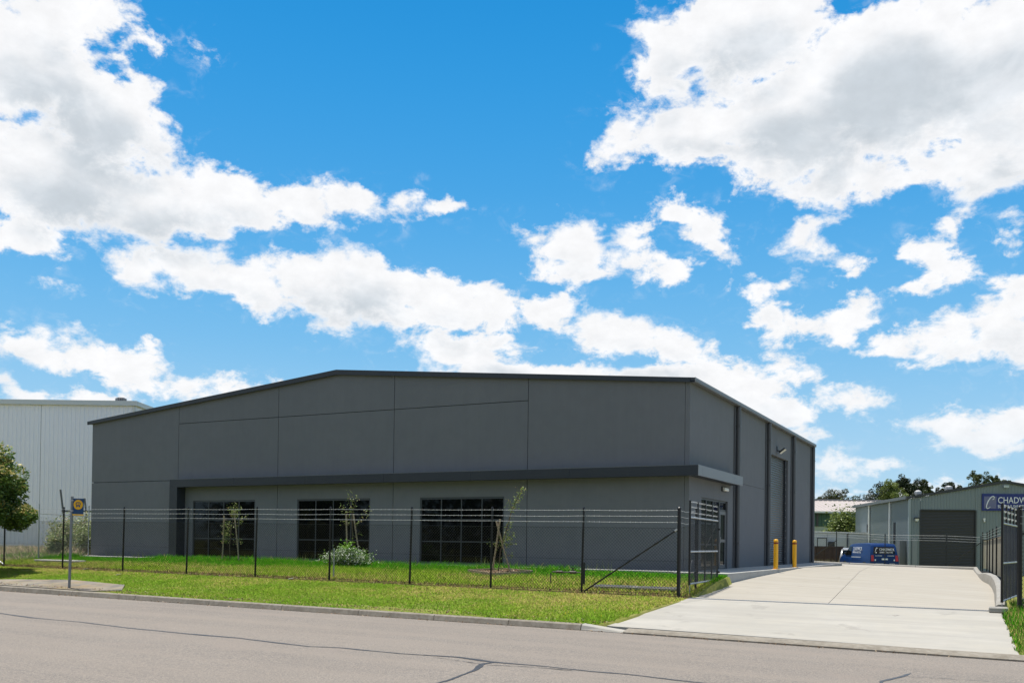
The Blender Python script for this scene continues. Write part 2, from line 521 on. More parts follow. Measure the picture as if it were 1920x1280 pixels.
def copy_tree(o, parent=None):
    c = o.copy()
    COL.objects.link(c)
    c.parent = parent
    for ch in list(o.children):
        copy_tree(ch, c)
    return c


def np_mesh(name, V, F, m, parent=None, tint=None, smooth=False):
    """numpy mesh: F is (n,k) with constant k"""
    me = bpy.data.meshes.new(name)
    off = np.array(wl(parent)) if parent is not None else np.zeros(3)
    V = np.asarray(V, np.float32) - off.astype(np.float32)
    F = np.asarray(F, np.int32)
    k = F.shape[1]
    me.vertices.add(len(V))
    me.vertices.foreach_set('co', V.ravel())
    me.loops.add(F.size)
    me.loops.foreach_set('vertex_index', F.ravel())
    me.polygons.add(len(F))
    me.polygons.foreach_set('loop_start', np.arange(0, F.size, k, dtype=np.int32))
    me.polygons.foreach_set('use_smooth', np.full(len(F), bool(smooth)))
    me.update(calc_edges=True)
    if tint is not None:
        a = me.attributes.new('tint', 'FLOAT_COLOR', 'POINT')
        c = np.ones((len(V), 4), np.float32)
        c[:, :3] = tint
        a.data.foreach_set('color', c.ravel())
    me.materials.append(m)
    o = bpy.data.objects.new(name, me)
    COL.objects.link(o)
    o.parent = parent
    return o


def prisms(A, B, r, n=3):
    """many thin n-sided rods from A[i] to B[i]"""
    A, B = np.asarray(A, float), np.asarray(B, float)
    d = B - A
    d /= np.linalg.norm(d, axis=1)[:, None]
    ref = np.where(np.abs(d[:, 2:3]) > 0.9, np.array([[1., 0, 0]]), np.array([[0., 0, 1]]))
    u = np.cross(d, ref)
    u /= np.linalg.norm(u, axis=1)[:, None]
    v = np.cross(d, u)
    ring = [np.cos(2 * np.pi * i / n) * u + np.sin(2 * np.pi * i / n) * v for i in range(n)]
    V = np.stack([A + r * q for q in ring] + [B + r * q for q in ring], 1).reshape(-1, 3)
    base = (np.arange(len(A)) * 2 * n)[:, None, None]
    F = np.array([(i, (i + 1) % n, n + (i + 1) % n, n + i) for i in range(n)])[None] + base
    return V, F.reshape(-1, 4)


def chain(name, parent, P0, P1, z0, z1, h, m=None, period=0.085, r=0.0034):
    """chain-link wire between two plan points; z0, z1 are the bottom heights at either end"""
    P0, P1 = np.array(P0, float), np.array(P1, float)
    L = np.linalg.norm(P1 - P0)
    s = np.arange(-h, L + h, period)
    A, B = [], []
    for sg in (1, -1):
        a = s.copy()
        b = s + sg * h
        ha, hb = np.zeros_like(a), np.full_like(a, h)
        lo, hi = 0.0, L
        for arr_s, arr_h, oth_s, oth_h in ((a, ha, b, hb), (b, hb, a, ha)):
            for lim, cmp_ in ((lo, np.less), (hi, np.greater)):
                msk = cmp_(arr_s, lim)
                t = (lim - arr_s[msk]) / (oth_s[msk] - arr_s[msk])
                arr_h[msk] = arr_h[msk] + t * (oth_h[msk] - arr_h[msk])
                arr_s[msk] = lim
        ok = (np.abs(b - a) > 0.01) & (ha >= -1e-6) & (ha <= h + 1e-6) & (hb >= -1e-6) & (hb <= h + 1e-6)
        for ss, hh, lst in ((a[ok], ha[ok], A), (b[ok], hb[ok], B)):
            p = P0[None] + (P1 - P0)[None] * (ss / L)[:, None]
            z = z0 + (z1 - z0) * ss / L + hh
            lst.append(np.concatenate([p, z[:, None]], 1))
    V, F = prisms(np.concatenate(A), np.concatenate(B), r)
    o = np_mesh(name, V, F, m or MESHM, parent)
    o['kind'] = 'stuff'
    return o


def text_part(body, size, loc, rot, m, parent, name='lettering', depth=0.008, xscale=1.0, align='LEFT'):
    cu = bpy.data.curves.new(name, 'FONT')
    cu.body = body
    cu.size = size
    cu.extrude = depth
    cu.align_x = align
    cu.resolution_u = 3
    tmp = bpy.data.objects.new('tmp_text', cu)
    COL.objects.link(tmp)
    bpy.context.view_layer.update()
    me = bpy.data.meshes.new_from_object(tmp.evaluated_get(bpy.context.evaluated_depsgraph_get()))
    bpy.data.objects.remove(tmp)
    me.materials.clear()
    me.materials.append(m)
    o = bpy.data.objects.new(name, me)
    COL.objects.link(o)
    o.parent = parent
    o.location = loc
    o.rotation_euler = rot
    o.scale = (xscale, 1, 1)
    return o


def lerp(a, b, t):
    return a + (b - a) * t


def sstep(t):
    t = np.clip(t, 0, 1)
    return t * t * (3 - 2 * t)


# ------------------------------------------------------------------ ground heights
def kerb_top(x):
    x = np.asarray(x, float)
    return np.interp(x, [-60, -18.2, -8.8, 1.0, 8.6, 40], [-0.30, -0.645, -0.735, -0.805, -0.955, -1.2])


def road_z(x):
    x = np.asarray(x, float)
    return np.interp(x, [-60, -18.2, -8.8, 1.0, 8.6, 40], [-0.44, -0.79, -0.865, -0.93, -1.01, -1.25])


def fence_z(x):
    return np.interp(np.asarray(x, float), [-40, -24.8, -12, 1.6, 9, 14], [-0.22, -0.25, -0.315, -0.415, -0.43, -0.45])


def lawn_z(x, y):
    """natural surface of verge and yard"""
    x, y = np.asarray(x, float), np.asarray(y, float)
    t = np.clip((y + 10.35) / 4.35, 0, 1)
    ver = kerb_top(x) - 0.015 + (fence_z(x) - kerb_top(x) + 0.015) * (t ** 0.85)
    u = np.clip((y + 6.0) / 4.8, 0, 1)
    yard = fence_z(x) + (-0.02 - fence_z(x)) * (1 - (1 - u) ** 1.7)
    return np.where(y < -6, ver, yard)


def drive_z(x, y):
    x, y = np.asarray(x, float), np.asarray(y, float)
    lf = np.interp(y, [-10.5, -10.2, -6.2, -2, 2, 7, 10, 28], [-0.90, -0.84, -0.42, -0.25, -0.14, -0.04, 0.03, -0.13])
    rg = np.interp(y, [-10.5, -10.2, -6.2, -3, 2, 8, 15, 28], [-0.99, -0.93, -0.435, -0.45, -0.42, -0.33, -0.28, -0.3])
    return lf + (rg - lf) * np.clip((x - 1.8) / 6.8, -0.3, 1.1)

# ------------------------------------------------------------------ ground, road, kerb, driveway
def grid_mesh(name, xs, ys, zf, m, kind='structure', keep=None, parent=None):
    X, Y = np.meshgrid(np.array(xs, float), np.array(ys, float))
    Z = zf(X, Y)
    V = np.stack([X, Y, Z], -1).reshape(-1, 3)
    nx, ny = len(xs), len(ys)
    i, j = np.meshgrid(np.arange(nx - 1), np.arange(ny - 1))
    a = (j * nx + i).ravel()
    F = np.stack([a, a + 1, a + nx + 1, a + nx], 1)
    if keep is not None:
        cx = (X[:-1, :-1] + X[1:, 1:]).ravel() / 2
        cy = (Y[:-1, :-1] + Y[1:, 1:]).ravel() / 2
        F = F[keep(cx, cy)]
    o = np_mesh(name, V, F, m, parent, smooth=True)
    if kind:
        o['kind'] = kind
    return o


def lx(y):
    return np.interp(y, [-10.4, -10.2, -9.4, -8.3, -6.4, -5.9, -2.6, -1.6, 40], [1.15, 1.3, 1.5, 1.6, 1.92, 1.95, 1.8, 1.66, 1.66])


def ground_fn(X, Y):
    Z = lawn_z(X, np.minimum(Y, 30))
    Z = np.where(Y < -10.3, road_z(X) - 0.25, Z)
    Z = np.where(Y < -27.2, road_z(X) + 0.13, Z)
    # dips under the paved yard, falls away behind the site
    yard = (X > np.where(Y > -1.5, 0.3, lx(Y) + 0.12)) & (X < 8.9) & (Y > -10.6) & (Y < 30)
    Z = np.where(yard, drive_z(X, np.clip(Y, -10.5, 28)) - 0.22, Z)
    Z = np.where((X > -12) & (X <= 1.7) & (Y > 19), -0.4, Z)
    Z = np.where((X > 8.9) & (Y > -5.5), -0.62, Z)
    Z = np.where((Y > 29.5), np.where(X < -14, -0.1, np.where(Y < 47, -0.86, -0.62)), Z)
    return Z


gx = [-900, -400, -200, -120, -80, -60, -50, -40] + list(np.arange(-34, 0.2, 1.0)) + [0.25, 0.35, 0.8] + list(np.arange(1.1, 2.3, 0.06)) + [2.5, 4, 6, 8, 8.85, 8.95, 9.6, 11, 14, 20, 30, 45, 80, 160, 400, 900]
gy = [-900, -400, -150, -80, -45, -35, -28, -27.3, -27.1, -20, -12, -10.34, -10.3] + list(np.arange(-10.2, -1.0, 0.4)) + [-1, 0, 4, 8, 12, 16, 19, 19.1, 25, 29.4, 29.6, 40, 45, 50, 60, 100, 200, 400, 900]
ground = grid_mesh('ground', gx, gy, ground_fn, SOIL)

rx = [-400, -150, -60] + list(np.arange(-40, 16, 2.0)) + [30, 60, 150, 400]
road = grid_mesh('road', rx, [-26.6, -22, -19, -16, -13.5, -12, -10.48], lambda X, Y: road_z(X) + 0.05 * (1 - ((Y + 18.5) / 8) ** 2) * 0.6, ASPHALT)


def road_surf(x, y):
    return float(road_z(x)) + 0.05 * (1 - ((y + 18.5) / 8) ** 2) * 0.6


def crack(name, pts, w0):
    """a hand-poured bitumen strip with an uneven width, 4 mm above the asphalt"""
    pts = np.array(pts, float)
    d = np.r_[0, np.cumsum(np.linalg.norm(np.diff(pts, axis=0), axis=1))]
    s = np.arange(0, d[-1], 0.08)
    px, py = np.interp(s, d, pts[:, 0]), np.interp(s, d, pts[:, 1])
    wob = np.array([mnoise.noise((q * 0.9, w0 * 70, 0)) for q in s])
    wid = w0 * (0.55 + 0.55 * np.clip(np.array([mnoise.noise((q * 0.7, 5, w0 * 90)) for q in s]) * 2 + 0.45, 0, 2.1))
    wid *= np.clip(np.minimum(s, s[-1] - s) / 0.15, 0.25, 1)
    py = py + 0.05 * wob
    tx, ty = np.gradient(px), np.gradient(py)
    ln = np.hypot(tx, ty)
    nx_, ny_ = -ty / ln, tx / ln
    jit = rng.normal(0, 0.006, (2, len(s)))
    V = []
    for k, sg in enumerate((1, -1)):
        X = px + nx_ * (wid * sg + jit[k])
        Y = py + ny_ * (wid * sg + jit[k])
        V.append(np.stack([X, Y, [road_surf(a, b) + 0.004 + 0.003 * (w0 < 0.03) for a, b in zip(X, Y)]], 1))
    n = len(s)
    F = np.stack([np.arange(n - 1), np.arange(1, n), n + np.arange(1, n), n + np.arange(n - 1)], 1)
    return np_mesh(name, np.concatenate(V), F, BITUMEN, road)


crack('crack_seal', [(-26, -14.9), (-18, -15.1), (-10.67, -15.46), (-9.22, -15.71), (-7.75, -15.7), (-5.88, -15.97), (-4.42, -16.03), (-3.14, -16.01), (-1.38, -16.27), (-0.86, -16.1), (0.33, -16.15), (1.3, -15.98), (1.96, -16.14), (2.65, -16.11), (3.59, -16.16), (4.13, -16.12), (5.01, -16.26), (7, -16.4), (11, -16.6)], 0.045)
crack('crack_seal', [(2.05, -16.15), (1.97, -16.42), (2.21, -17.06), (2.39, -17.99), (2.5, -19.5)], 0.04)
crack('crack_seal', [(0.96, -16.21), (1.43, -16.35), (2.0, -16.47)], 0.018)
crack('crack_seal', [(2.09, -16.52), (2.44, -16.39), (2.9, -16.28), (3.4, -16.24)], 0.018)
crack('crack_seal', [(7.25, -14.9), (7.22, -14.6), (7.28, -14.38), (7.41, -13.92), (7.5, -13.41)], 0.035)
crack('crack_seal', [(7.47, -13.82), (8.16, -13.69), (8.95, -13.54), (10.5, -13.4)], 0.010)
crack('crack_seal', [(-22, -10.95), (-19.5, -11.0), (-18.1, -11.05)], 0.012)

# kerb of cast segments with open joints
kerb = root('kerb', (-10, -10.4, -0.7))
kerb['kind'] = 'structure'
kx = [-70, -55, -45, -38, -33, -29, -25.5, -22.3, -19.2, -17.55, -14.9, -12.3, -9.55, -7.1, -4.75, -2.65, -0.75, 0.95]
for a, b in zip(kx[:-1], kx[1:]):
    q = MB()
    a2, b2 = a + 0.007, b - 0.007
    vs = []
    for x in (a2, b2):
        t, z = float(kerb_top(x)), float(road_z(x))
        for (yy, zz) in ((-10.52, z - 0.15), (-10.52, z + 0.012), (-10.485, t - 0.02), (-10.455, t), (-10.31, t), (-10.31, z - 0.15)):
            vs.append((x, yy, zz))
    n = 6
    fs = [(i, (i + 1) % n, n + (i + 1) % n, n + i) for i in range(n)] + [tuple(range(n - 1, -1, -1)), tuple(range(n, 2 * n))]
    q.add(vs, fs).build('kerb_segment', KERBM, kerb)
# the last segment ramps down into the crossover
q = MB()
vs = []
for x, dt, back in ((0.965, 0.0, -10.31), (1.35, 0.035, -10.31), (1.9, 0.085, -10.25)):
    t, z = float(kerb_top(x)) - dt, float(road_z(x))
    for (yy, zz) in ((-10.52, z - 0.15), (-10.52, z + 0.012), (-10.485, t - 0.018), (-10.455, t), (back, t + 0.01), (back, z - 0.15)):
        vs.append((x, yy, zz))
n = 6
fs = [(k * n + i, k * n + (i + 1) % n, (k + 1) * n + (i + 1) % n, (k + 1) * n + i) for k in range(2) for i in range(n)] + [tuple(range(n - 1, -1, -1)), tuple(range(2 * n, 3 * n))]
q.add(vs, fs).build('kerb_segment', CONC2, kerb)
# invert strip along the lip of the crossover
q = MB()
vs = []
for x in (1.9, 4, 6, 8.6, 10.5, 13):
    z = float(road_z(x))
    vs += [(x, -10.56, z - 0.1), (x, -10.56, z + 0.03), (x, -10.5, z + 0.055), (x, -10.22, z + 0.085), (x, -10.22, z - 0.1)]
n = 5
fs = [(k * n + i, k * n + (i + 1) % n, (k + 1) * n + (i + 1) % n, (k + 1) * n + i) for k in range(5) for i in range(n)] + [tuple(range(n - 1, -1, -1)), tuple(range(5 * n, 6 * n))]
q.add(vs, fs).build('layback', KERBM, kerb)


# crossover slab (street side of the trench drain) and yard slabs
def rxx(y):
    return np.interp(y, [-10.4, -6.2, 2, 8, 15, 28], [8.95, 8.64, 8.62, 8.5, 8.0, 7.5])


def slab(name, ys, m, cols=14, x0=None, x1=None, dz=0.0):
    V, nx_ = [], cols + 1
    for y in ys:
        a = float(lx(y)) if x0 is None else float(np.interp(y, *x0))
        b = float(rxx(y)) if x1 is None else float(np.interp(y, *x1))
        xs = np.linspace(a, b, nx_)
        V.append(np.stack([xs, np.full(nx_, y), drive_z(xs, np.full(nx_, y)) + dz], 1))
    V = np.concatenate(V)
    i, j = np.meshgrid(np.arange(cols), np.arange(len(ys) - 1))
    a = (j * nx_ + i).ravel()
    top = np.stack([a, a + 1, a + nx_ + 1, a + nx_], 1)
    # skirt
    ny_ = len(ys)
    per = [k for k in range(nx_)] + [r * nx_ + cols for r in range(1, ny_)] + [(ny_ - 1) * nx_ + k for k in range(cols - 1, -1, -1)] + [r * nx_ for r in range(ny_ - 2, 0, -1)]
    nv = len(V)
    V = np.concatenate([V, V[per] - [0, 0, 0.14]])
    m_ = len(per)
    sk = np.array([(per[k], nv + k, nv + (k + 1) % m_, per[(k + 1) % m_]) for k in range(m_)])
    o = np_mesh(name, V, np.concatenate([top, sk]), m, drive)
    return o


drive = root('driveway', (5, -4, -0.4))
drive['kind'] = 'structure'
slab('crossover_slab', list(np.linspace(-10.2, -6.29, 12)), CONC2)
jx = ([-6.1, 28], [5.16, 2.18])
ys1 = list(np.linspace(-6.11, 28, 26))
slab('yard_slab', ys1, CONC, 8, x1=(jx[0], [v - 0.006 for v in jx[1]]))
slab('yard_slab', ys1, CONC, 8, x0=(jx[0], [v + 0.006 for v in jx[1]]))
slab('yard_slab', list(np.linspace(20.95, 28, 4)), CONC, 10, x0=([0, 40], [-10, -10]), x1=([0, 40], [1.65, 1.65]))
# dark joint base so that the joint reads as a gap
grid_mesh('joint_filler', list(np.linspace(1.7, 8.6, 10)), [-6.3, -6.2, -6.1, 0, 10, 20, 28], lambda X, Y: drive_z(X, Y) - 0.045, CORE, kind=None, parent=drive)
# trench drain: channel frame and grate bars
q = MB()
xs = np.linspace(1.93, 8.45, 14)
for a, b in zip(xs[:-1], xs[1:]):
    for y0, y1 in ((-6.285, -6.265), (-6.135, -6.115)):
        za, zb = float(drive_z(a, -6.2)), float(drive_z(b, -6.2))
        q.obox((a, y0, za - 0.04), (b - a, 0, zb - za), (0, y1 - y0, 0), (0, 0, 0.042))
gr = root('trench_drain', (5.2, -6.2, -0.43), 'galvanised trench grate crossing the driveway at the gate line', 'drain')
q.build('channel_frame', GALV, gr)
gx_ = np.arange(1.95, 8.44, 0.042)
A = np.stack([gx_, np.full_like(gx_, -6.262), drive_z(gx_, -6.2 + 0 * gx_) - 0.006], 1)
B = A + [0, 0.124, 0]
V, F = prisms(A, B, 0.009, 4)
o = np_mesh('grate_bar', V, F, GALV, gr)
o['kind'] = 'stuff'

# right-hand and far kerb upstands of the yard
def kerb_run(name, pts, w_, m, par, hgt=0.16):
    """pts: (x, y, ztop) of the outer top edge, runs as a rounded upstand"""
    q = MB()
    pts = [Vector(p) for p in pts]
    sec = [(0.0, -0.45), (0.0, -0.02), (0.03, 0.0), (w_ * 0.55, 0.0), (w_ * 0.8, -0.03), (w_, -hgt), (w_ + 0.02, -0.45)]
    n = len(sec)
    vs = []
    for i, p in enumerate(pts):
        d = (pts[min(i + 1, len(pts) - 1)] - pts[max(i - 1, 0)])
        d.z = 0
        d.normalize()
        nrm = Vector((-d.y, d.x, 0))
        for a, z in sec:
            vs.append(p + nrm * a + Vector((0, 0, z)))
    fs = [(k * n + i, k * n + (i + 1) % n, (k + 1) * n + (i + 1) % n, (k + 1) * n + i) for k in range(len(pts) - 1) for i in range(n)] + [tuple(range(n - 1, -1, -1)), tuple(range((len(pts) - 1) * n, len(pts) * n))]
    return q.add(vs, fs).build(name, m, par, smooth=True)


def lerp_pts(pts, step):
    pts = [Vector(p) for p in pts]
    out = [pts[0]]
    for a, b in zip(pts[:-1], pts[1:]):
        k = max(1, int((b - a).length / step))
        out += [a + (b - a) * (i + 1) / k for i in range(k)]
    return out


ykerb = root('yard_kerb', (5, 28, -0.2))
ykerb['kind'] = 'structure'
farp = [(7.35, 28.1, -0.11), (4.36, 28.2, -0.10), (0.85, 28.3, -0.02), (-1.0, 28.35, 0.03), (-6, 28.5, 0.08), (-11, 28.6, 0.1)]
fp = lerp_pts(farp, 2.4)
for a, b in zip(fp[:-1], fp[1:]):
    d = (b - a).normalized() * 0.012
    kerb_run('kerb_piece', [a + d, b - d], 0.24, CONC4, ykerb)
# the drive kerb bends out by the boundary fence, then runs down to the gate
rk = [(8.72, -5.6, -0.33), (8.72, -3.0, -0.27), (8.68, 1.5, -0.17), (8.60, 4.5, -0.08), (8.48, 7.0, -0.01), (8.30, 8.6, 0.02), (8.18, 10.2, -0.01), (8.00, 13.5, -0.11), (7.82, 17.5, -0.17), (7.6, 23.0, -0.13), (7.42, 28.2, -0.105)]
for i in range(len(rk) - 1):
    a, b = Vector(rk[i]), Vector(rk[i + 1])
    d = (b - a).normalized() * 0.006
    kerb_run('kerb_piece', [a + d, b - d], 0.22, CONC4, ykerb, 0.2)
MB().box(8.42, -6.45, -0.46, 8.78, -6.05, -0.35).build('kerb_piece', CONC4, ykerb, bevel=0.02)

# footpath pad along the side wall: raised at the entry, dying into the rising driveway
path = root('entry_path', (0.9, 4, 0.05))
path['kind'] = 'structure'
for a, b in ((-1.55, 1.2), (1.2, 4.2), (4.2, 7.6), (7.6, 11.0), (11.0, 14.5), (14.5, 18.0), (18.0, 20.9)):
    z1 = 0.05
    MB().box(0.0, a + 0.005, -0.45, 1.64 - max(0, (a - 11)) * 0.02, b - 0.005, z1).build('path_slab', CONC3, path)
# narrow strip footing in front of the facade
fpth = root('facade_path', (-14, -0.6, 0.0))
fpth['kind'] = 'structure'
for a in np.arange(-27.6, 0.0, 5.52):
    MB().box(a + 0.006, -1.2, -0.3, min(a + 5.508, -0.004), -0.004, 0.06).build('path_slab', CONC3, fpth)

# ------------------------------------------------------------------ warehouse
WX0, WD = -27.6, 20.9
EAVE, RIDGE, RX = 5.95, 7.17, -13.8


def roof_under(x):
    return EAVE + (RIDGE - EAVE) * (1 - abs(x - RX) / 13.8)


wh = root('warehouse', (-13.8, 10, 0), 'large charcoal tilt-panel warehouse with three gridded windows and low gable roof', 'warehouse')


def panel(name, P, s0, s1, z0, ztop, holes, th, m, parent, cuts=()):
    """flat cast panel in a wall; P(s, d, z) maps along-wall, depth and height to the world; holes (s0,s1,z0,z1)"""
    ss = sorted({s0, s1, *cuts, *[h[0] for h in holes], *[h[1] for h in holes]})
    zs = sorted({z0, *[h[2] for h in holes if h[2] > z0], *[h[3] for h in holes]})
    nz = len(zs) + 1

    def zz(j, s):
        return zs[j] if j < len(zs) else ztop(s)
    q = MB()
    vid = {}

    def vert(i, j, d):
        k = (i, j, d)
        if k not in vid:
            vid[k] = len(q.v)
            q.v.append(tuple(P(ss[i], d, zz(j, ss[i]))))
        return vid[k]

    def solid(i, j):
        if not (0 <= i < len(ss) - 1 and 0 <= j < nz - 1):
            return False
        cs = (ss[i] + ss[i + 1]) / 2
        cz = (zz(j, cs) + zz(j + 1, cs)) / 2
        return not any(h[0] < cs < h[1] and h[2] < cz < h[3] for h in holes)
    for i in range(len(ss) - 1):
        for j in range(nz - 1):
            if not solid(i, j):
                continue
            for d in (0, th):
                q.f.append((vert(i, j, d), vert(i + 1, j, d), vert(i + 1, j + 1, d), vert(i, j + 1, d)))
            for (di, dj, e) in ((-1, 0, ((i, j), (i, j + 1))), (1, 0, ((i + 1, j), (i + 1, j + 1))), (0, -1, ((i, j), (i + 1, j))), (0, 1, ((i, j + 1), (i + 1, j + 1)))):
                if not solid(i + di, j + dj):
                    (a, b), (c, d_) = e
                    q.f.append((vert(a, b, 0), vert(c, d_, 0), vert(c, d_, th), vert(a, b, th)))
    return q.build(name, m, parent)


Pf = lambda s, d, z: (s, d, z)
Ps = lambda s, d, z: (-d, s, z)
J = 0.011
joints = [-27.6, -22.2, -16.72, -11.18, -5.66, -0.15]
WIN = {1: (-21.31, -17.87), 2: (-15.70, -12.21), 3: (-9.99, -6.54)}
WZ0, WZ1 = 0.1, 2.455
for i in range(5):
    a, b = joints[i] + J, joints[i + 1] - J
    if i == 0:
        panel('concrete_panel', Pf, a - J, b, -0.3, lambda s: 3.316 - J, [], 0.16, PAINT, wh)
        panel('concrete_panel', Pf, a - J, b, 3.316 + J, roof_under, [], 0.16, PAINT, wh)
    elif i < 4:
        panel('concrete_panel', Pf, a, b, -0.3, lambda s: 5.704 - J, [(*WIN[i], WZ0, WZ1)], 0.16, PAINT, wh)
        panel('concrete_panel', Pf, a, b, 5.704 + J, roof_under, [], 0.16, PAINT, wh, cuts=(RX,) if a < RX < b else ())
    else:
        panel('concrete_panel', Pf, a, b, -0.3, roof_under, [], 0.16, PAINT, wh)
SJ = [0.0, 5.28, 10.36, 15.5, 20.9]
DOOR = (1.34, 4.6, 0.05, 2.42)
RDOOR = (11.3, 14.98, 0.05, 4.74)
for i in range(4):
    a, b = SJ[i] + (J if i else 0.0), SJ[i + 1] - (J if i < 3 else 0.0)
    hs_ = [DOOR] if i == 0 else [RDOOR] if i == 2 else []
    if i == 1:
        panel('concrete_panel', Ps, a, b, -0.3, lambda s: 3.18 - J / 2, [], 0.15, PAINT, wh)
        panel('concrete_panel', Ps, a, b, 3.18 + J / 2, lambda s: EAVE, [], 0.15, PAINT, wh)
    else:
        panel('concrete_panel', Ps, a, b, -0.3, lambda s: EAVE, hs_, 0.15, PAINT, wh)
# rear and left walls, dark backing behind the joints, floor slab inside
panel('rear_wall', lambda s, d, z: (s, WD - d, z), WX0, -0.15, -0.3, roof_under, [], 0.15, PAINT, wh, cuts=(RX,))
panel('left_wall', lambda s, d, z: (WX0 + d, s, z), 0.165, WD - 0.15, -0.3, lambda s: EAVE, [], 0.15, PAINT, wh)
for x in joints[1:5]:
    top = min(roof_under(x - 0.06), roof_under(x + 0.06)) - 0.02
    MB().box(x - 0.06, 0.03, -0.25, x + 0.06, 0.155, top).build('joint_sealant', CORE, wh)
for bx_ in ((-22.1, 0.032, 5.66, -5.72, 0.152, 5.75), (-27.5, 0.032, 3.27, -22.28, 0.152, 3.36), (-0.2, 0.03, -0.25, -0.16, 0.158, EAVE - 0.03), (-0.147, 5.4, 3.13, -0.028, 10.2, 3.23)):
    MB().box(*bx_).build('joint_sealant', CORE, wh)
for y in SJ[1:4]:
    MB().box(-0.145, y - 0.06, -0.25, -0.03, y + 0.06, EAVE - 0.02).build('joint_sealant', CORE, wh)
MB().box(WX0 + 0.2, 0.2, -0.3, -0.2, WD - 0.2, 0.03).build('floor_slab', CONC3, wh)
# inner partition so that the glazing looks into a dim office
MB().box(-23.0, 5.0, 0.03, -0.2, 5.12, 2.9).build('inner_wall', PAINT, wh)
MB().box(-23.0, 0.2, 2.95, -0.2, 5.12, 3.05).build('inner_ceiling', PAINT, wh)

# roof sheets, barge capping, ridge, gutters
q = MB()
for sx, x0 in ((1, WX0 - 0.2), (-1, 0.2)):
    e = EAVE + 0.02 - 0.2 * (RIDGE - EAVE) / 13.8
    A_ = [(x0, -0.06, e), (RX, -0.06, RIDGE + 0.02), (RX, -0.06, RIDGE + 0.07), (x0, -0.06, e + 0.05)]
    q.prism(A_, (0, WD + 0.12, 0))
q.build('roof_sheet', ROOFM, wh)
for x0, nm in ((WX0 - 0.21, 'barge_capping'), (0.18, 'barge_capping')):
    e = EAVE + 0.0 - 0.2 * (RIDGE - EAVE) / 13.8
    q = MB()
    q.prism([(x0, -0.075, e + 0.115 + 0.01), (RX, -0.075, RIDGE + 0.175), (RX, -0.075, RIDGE - 0.015), (x0, -0.075, e - 0.02)], (0, -0.05, 0))
    q.prism([(x0, 0.25, e + 0.125), (RX, 0.25, RIDGE + 0.175), (RX, 0.25, RIDGE + 0.155), (x0, 0.25, e + 0.105)], (0, -0.324, 0))
    q.build(nm, STEELDK, wh)
for x0, x1 in ((0.03, 0.19), (WX0 - 0.19, WX0 - 0.03)):
    q = MB()
    zb = EAVE - 0.015
    q.prism([(x0, -0.125, zb), (x1, -0.125, zb), (x1 + (0.005 if x0 > 0 else 0), -0.125, zb + 0.13), (x1 - 0.012, -0.125, zb + 0.13), (x1 - 0.014, -0.125, zb + 0.02), (x0 + 0.014, -0.125, zb + 0.02), (x0 + 0.012, -0.125, zb + 0.13), (x0, -0.125, zb + 0.13)], (0, WD + 0.23, 0))
    q.build('gutter', STEELGUTLIT, wh)

# canopy: L-shaped frame of folded fascia sheets over the front and entry
cz0, cz1 = 3.0, 3.315
cx = [-22.2, -18.6, -14.95, -11.3, -7.65, -3.9, 0.41]
can = MB()
can.box(-21.75, -0.41, cz0 + 0.012, 0.38, -0.003, cz1 - 0.01)
can.box(0.003, 0.0, cz0 + 0.012, 0.38, 5.0, cz1 - 0.01)
canopy = can.build('canopy', STEELDK, wh)
for a, b in zip(cx[:-1], cx[1:]):
    MB().box(a + 0.003, -0.45, cz0, b - 0.003, -0.413, cz1).build('fascia_sheet', STEELDK, canopy)
for a, b in ((-0.448, 0.0), (0.0, 3.9), (3.9, 5.04)):
    MB().box(0.384, a + 0.003, cz0, 0.42, b - 0.003, cz1).build('fascia_sheet', STEELGUTLIT, canopy)  # side return paler than the front: its sky reflection is put into the colour
MB().box(-22.2, -0.45, cz1 + 0.001, 0.42, -0.004, cz1 + 0.013).build('top_flashing', STEELGUTLIT, canopy)
MB().box(0.004, 0.0, cz1 + 0.001, 0.42, 5.04, cz1 + 0.013).build('top_flashing', STEELGUTLIT, canopy)
MB().box(-22.2, -0.45, -0.15, -21.76, -0.003, cz0 - 0.002).build('canopy_post', STEELDK, wh)

# windows: aluminium grid with single panes
for i in (1, 2, 3):
    x0, x1 = WIN[i]
    f = MB()
    yf0, yf1 = 0.02, 0.075
    fw = 0.055
    rows = [WZ0, 0.88, 1.656, WZ1]
    f.box(x0, yf0, WZ0, x0 + fw, yf1, WZ1).box(x1 - fw, yf0, WZ0, x1, yf1, WZ1)
    f.box(x0 + fw, yf0, WZ1 - fw * 1.3, x1 - fw, yf1, WZ1).box(x0 + fw, yf0, WZ0, x1 - fw, yf1, WZ0 + fw)
    wcol = (x1 - x0 - 2 * fw) / 4
    for k in (1, 2, 3):
        xm = x0 + fw + k * wcol
        f.box(xm - 0.02, yf0 + 0.002, WZ0 + fw, xm + 0.02, yf1 - 0.002, WZ1 - fw * 1.3)
    for z in rows[1:3]:
        for k in range(4):
            f.box(x0 + fw + k * wcol + 0.021, yf0 + 0.004, z - 0.021, x0 + fw + (k + 1) * wcol - 0.021, yf1 - 0.004, z + 0.021)
    wn = f.build('window', FRAMEM, wh)
    for k in range(4):
        for r_ in range(3):
            MB().box(x0 + fw + k * wcol + 0.019, 0.046, rows[r_] + 0.02, x0 + fw + (k + 1) * wcol - 0.019, 0.052, rows[r_ + 1] - 0.02).build('pane', GLASSDK, wn)

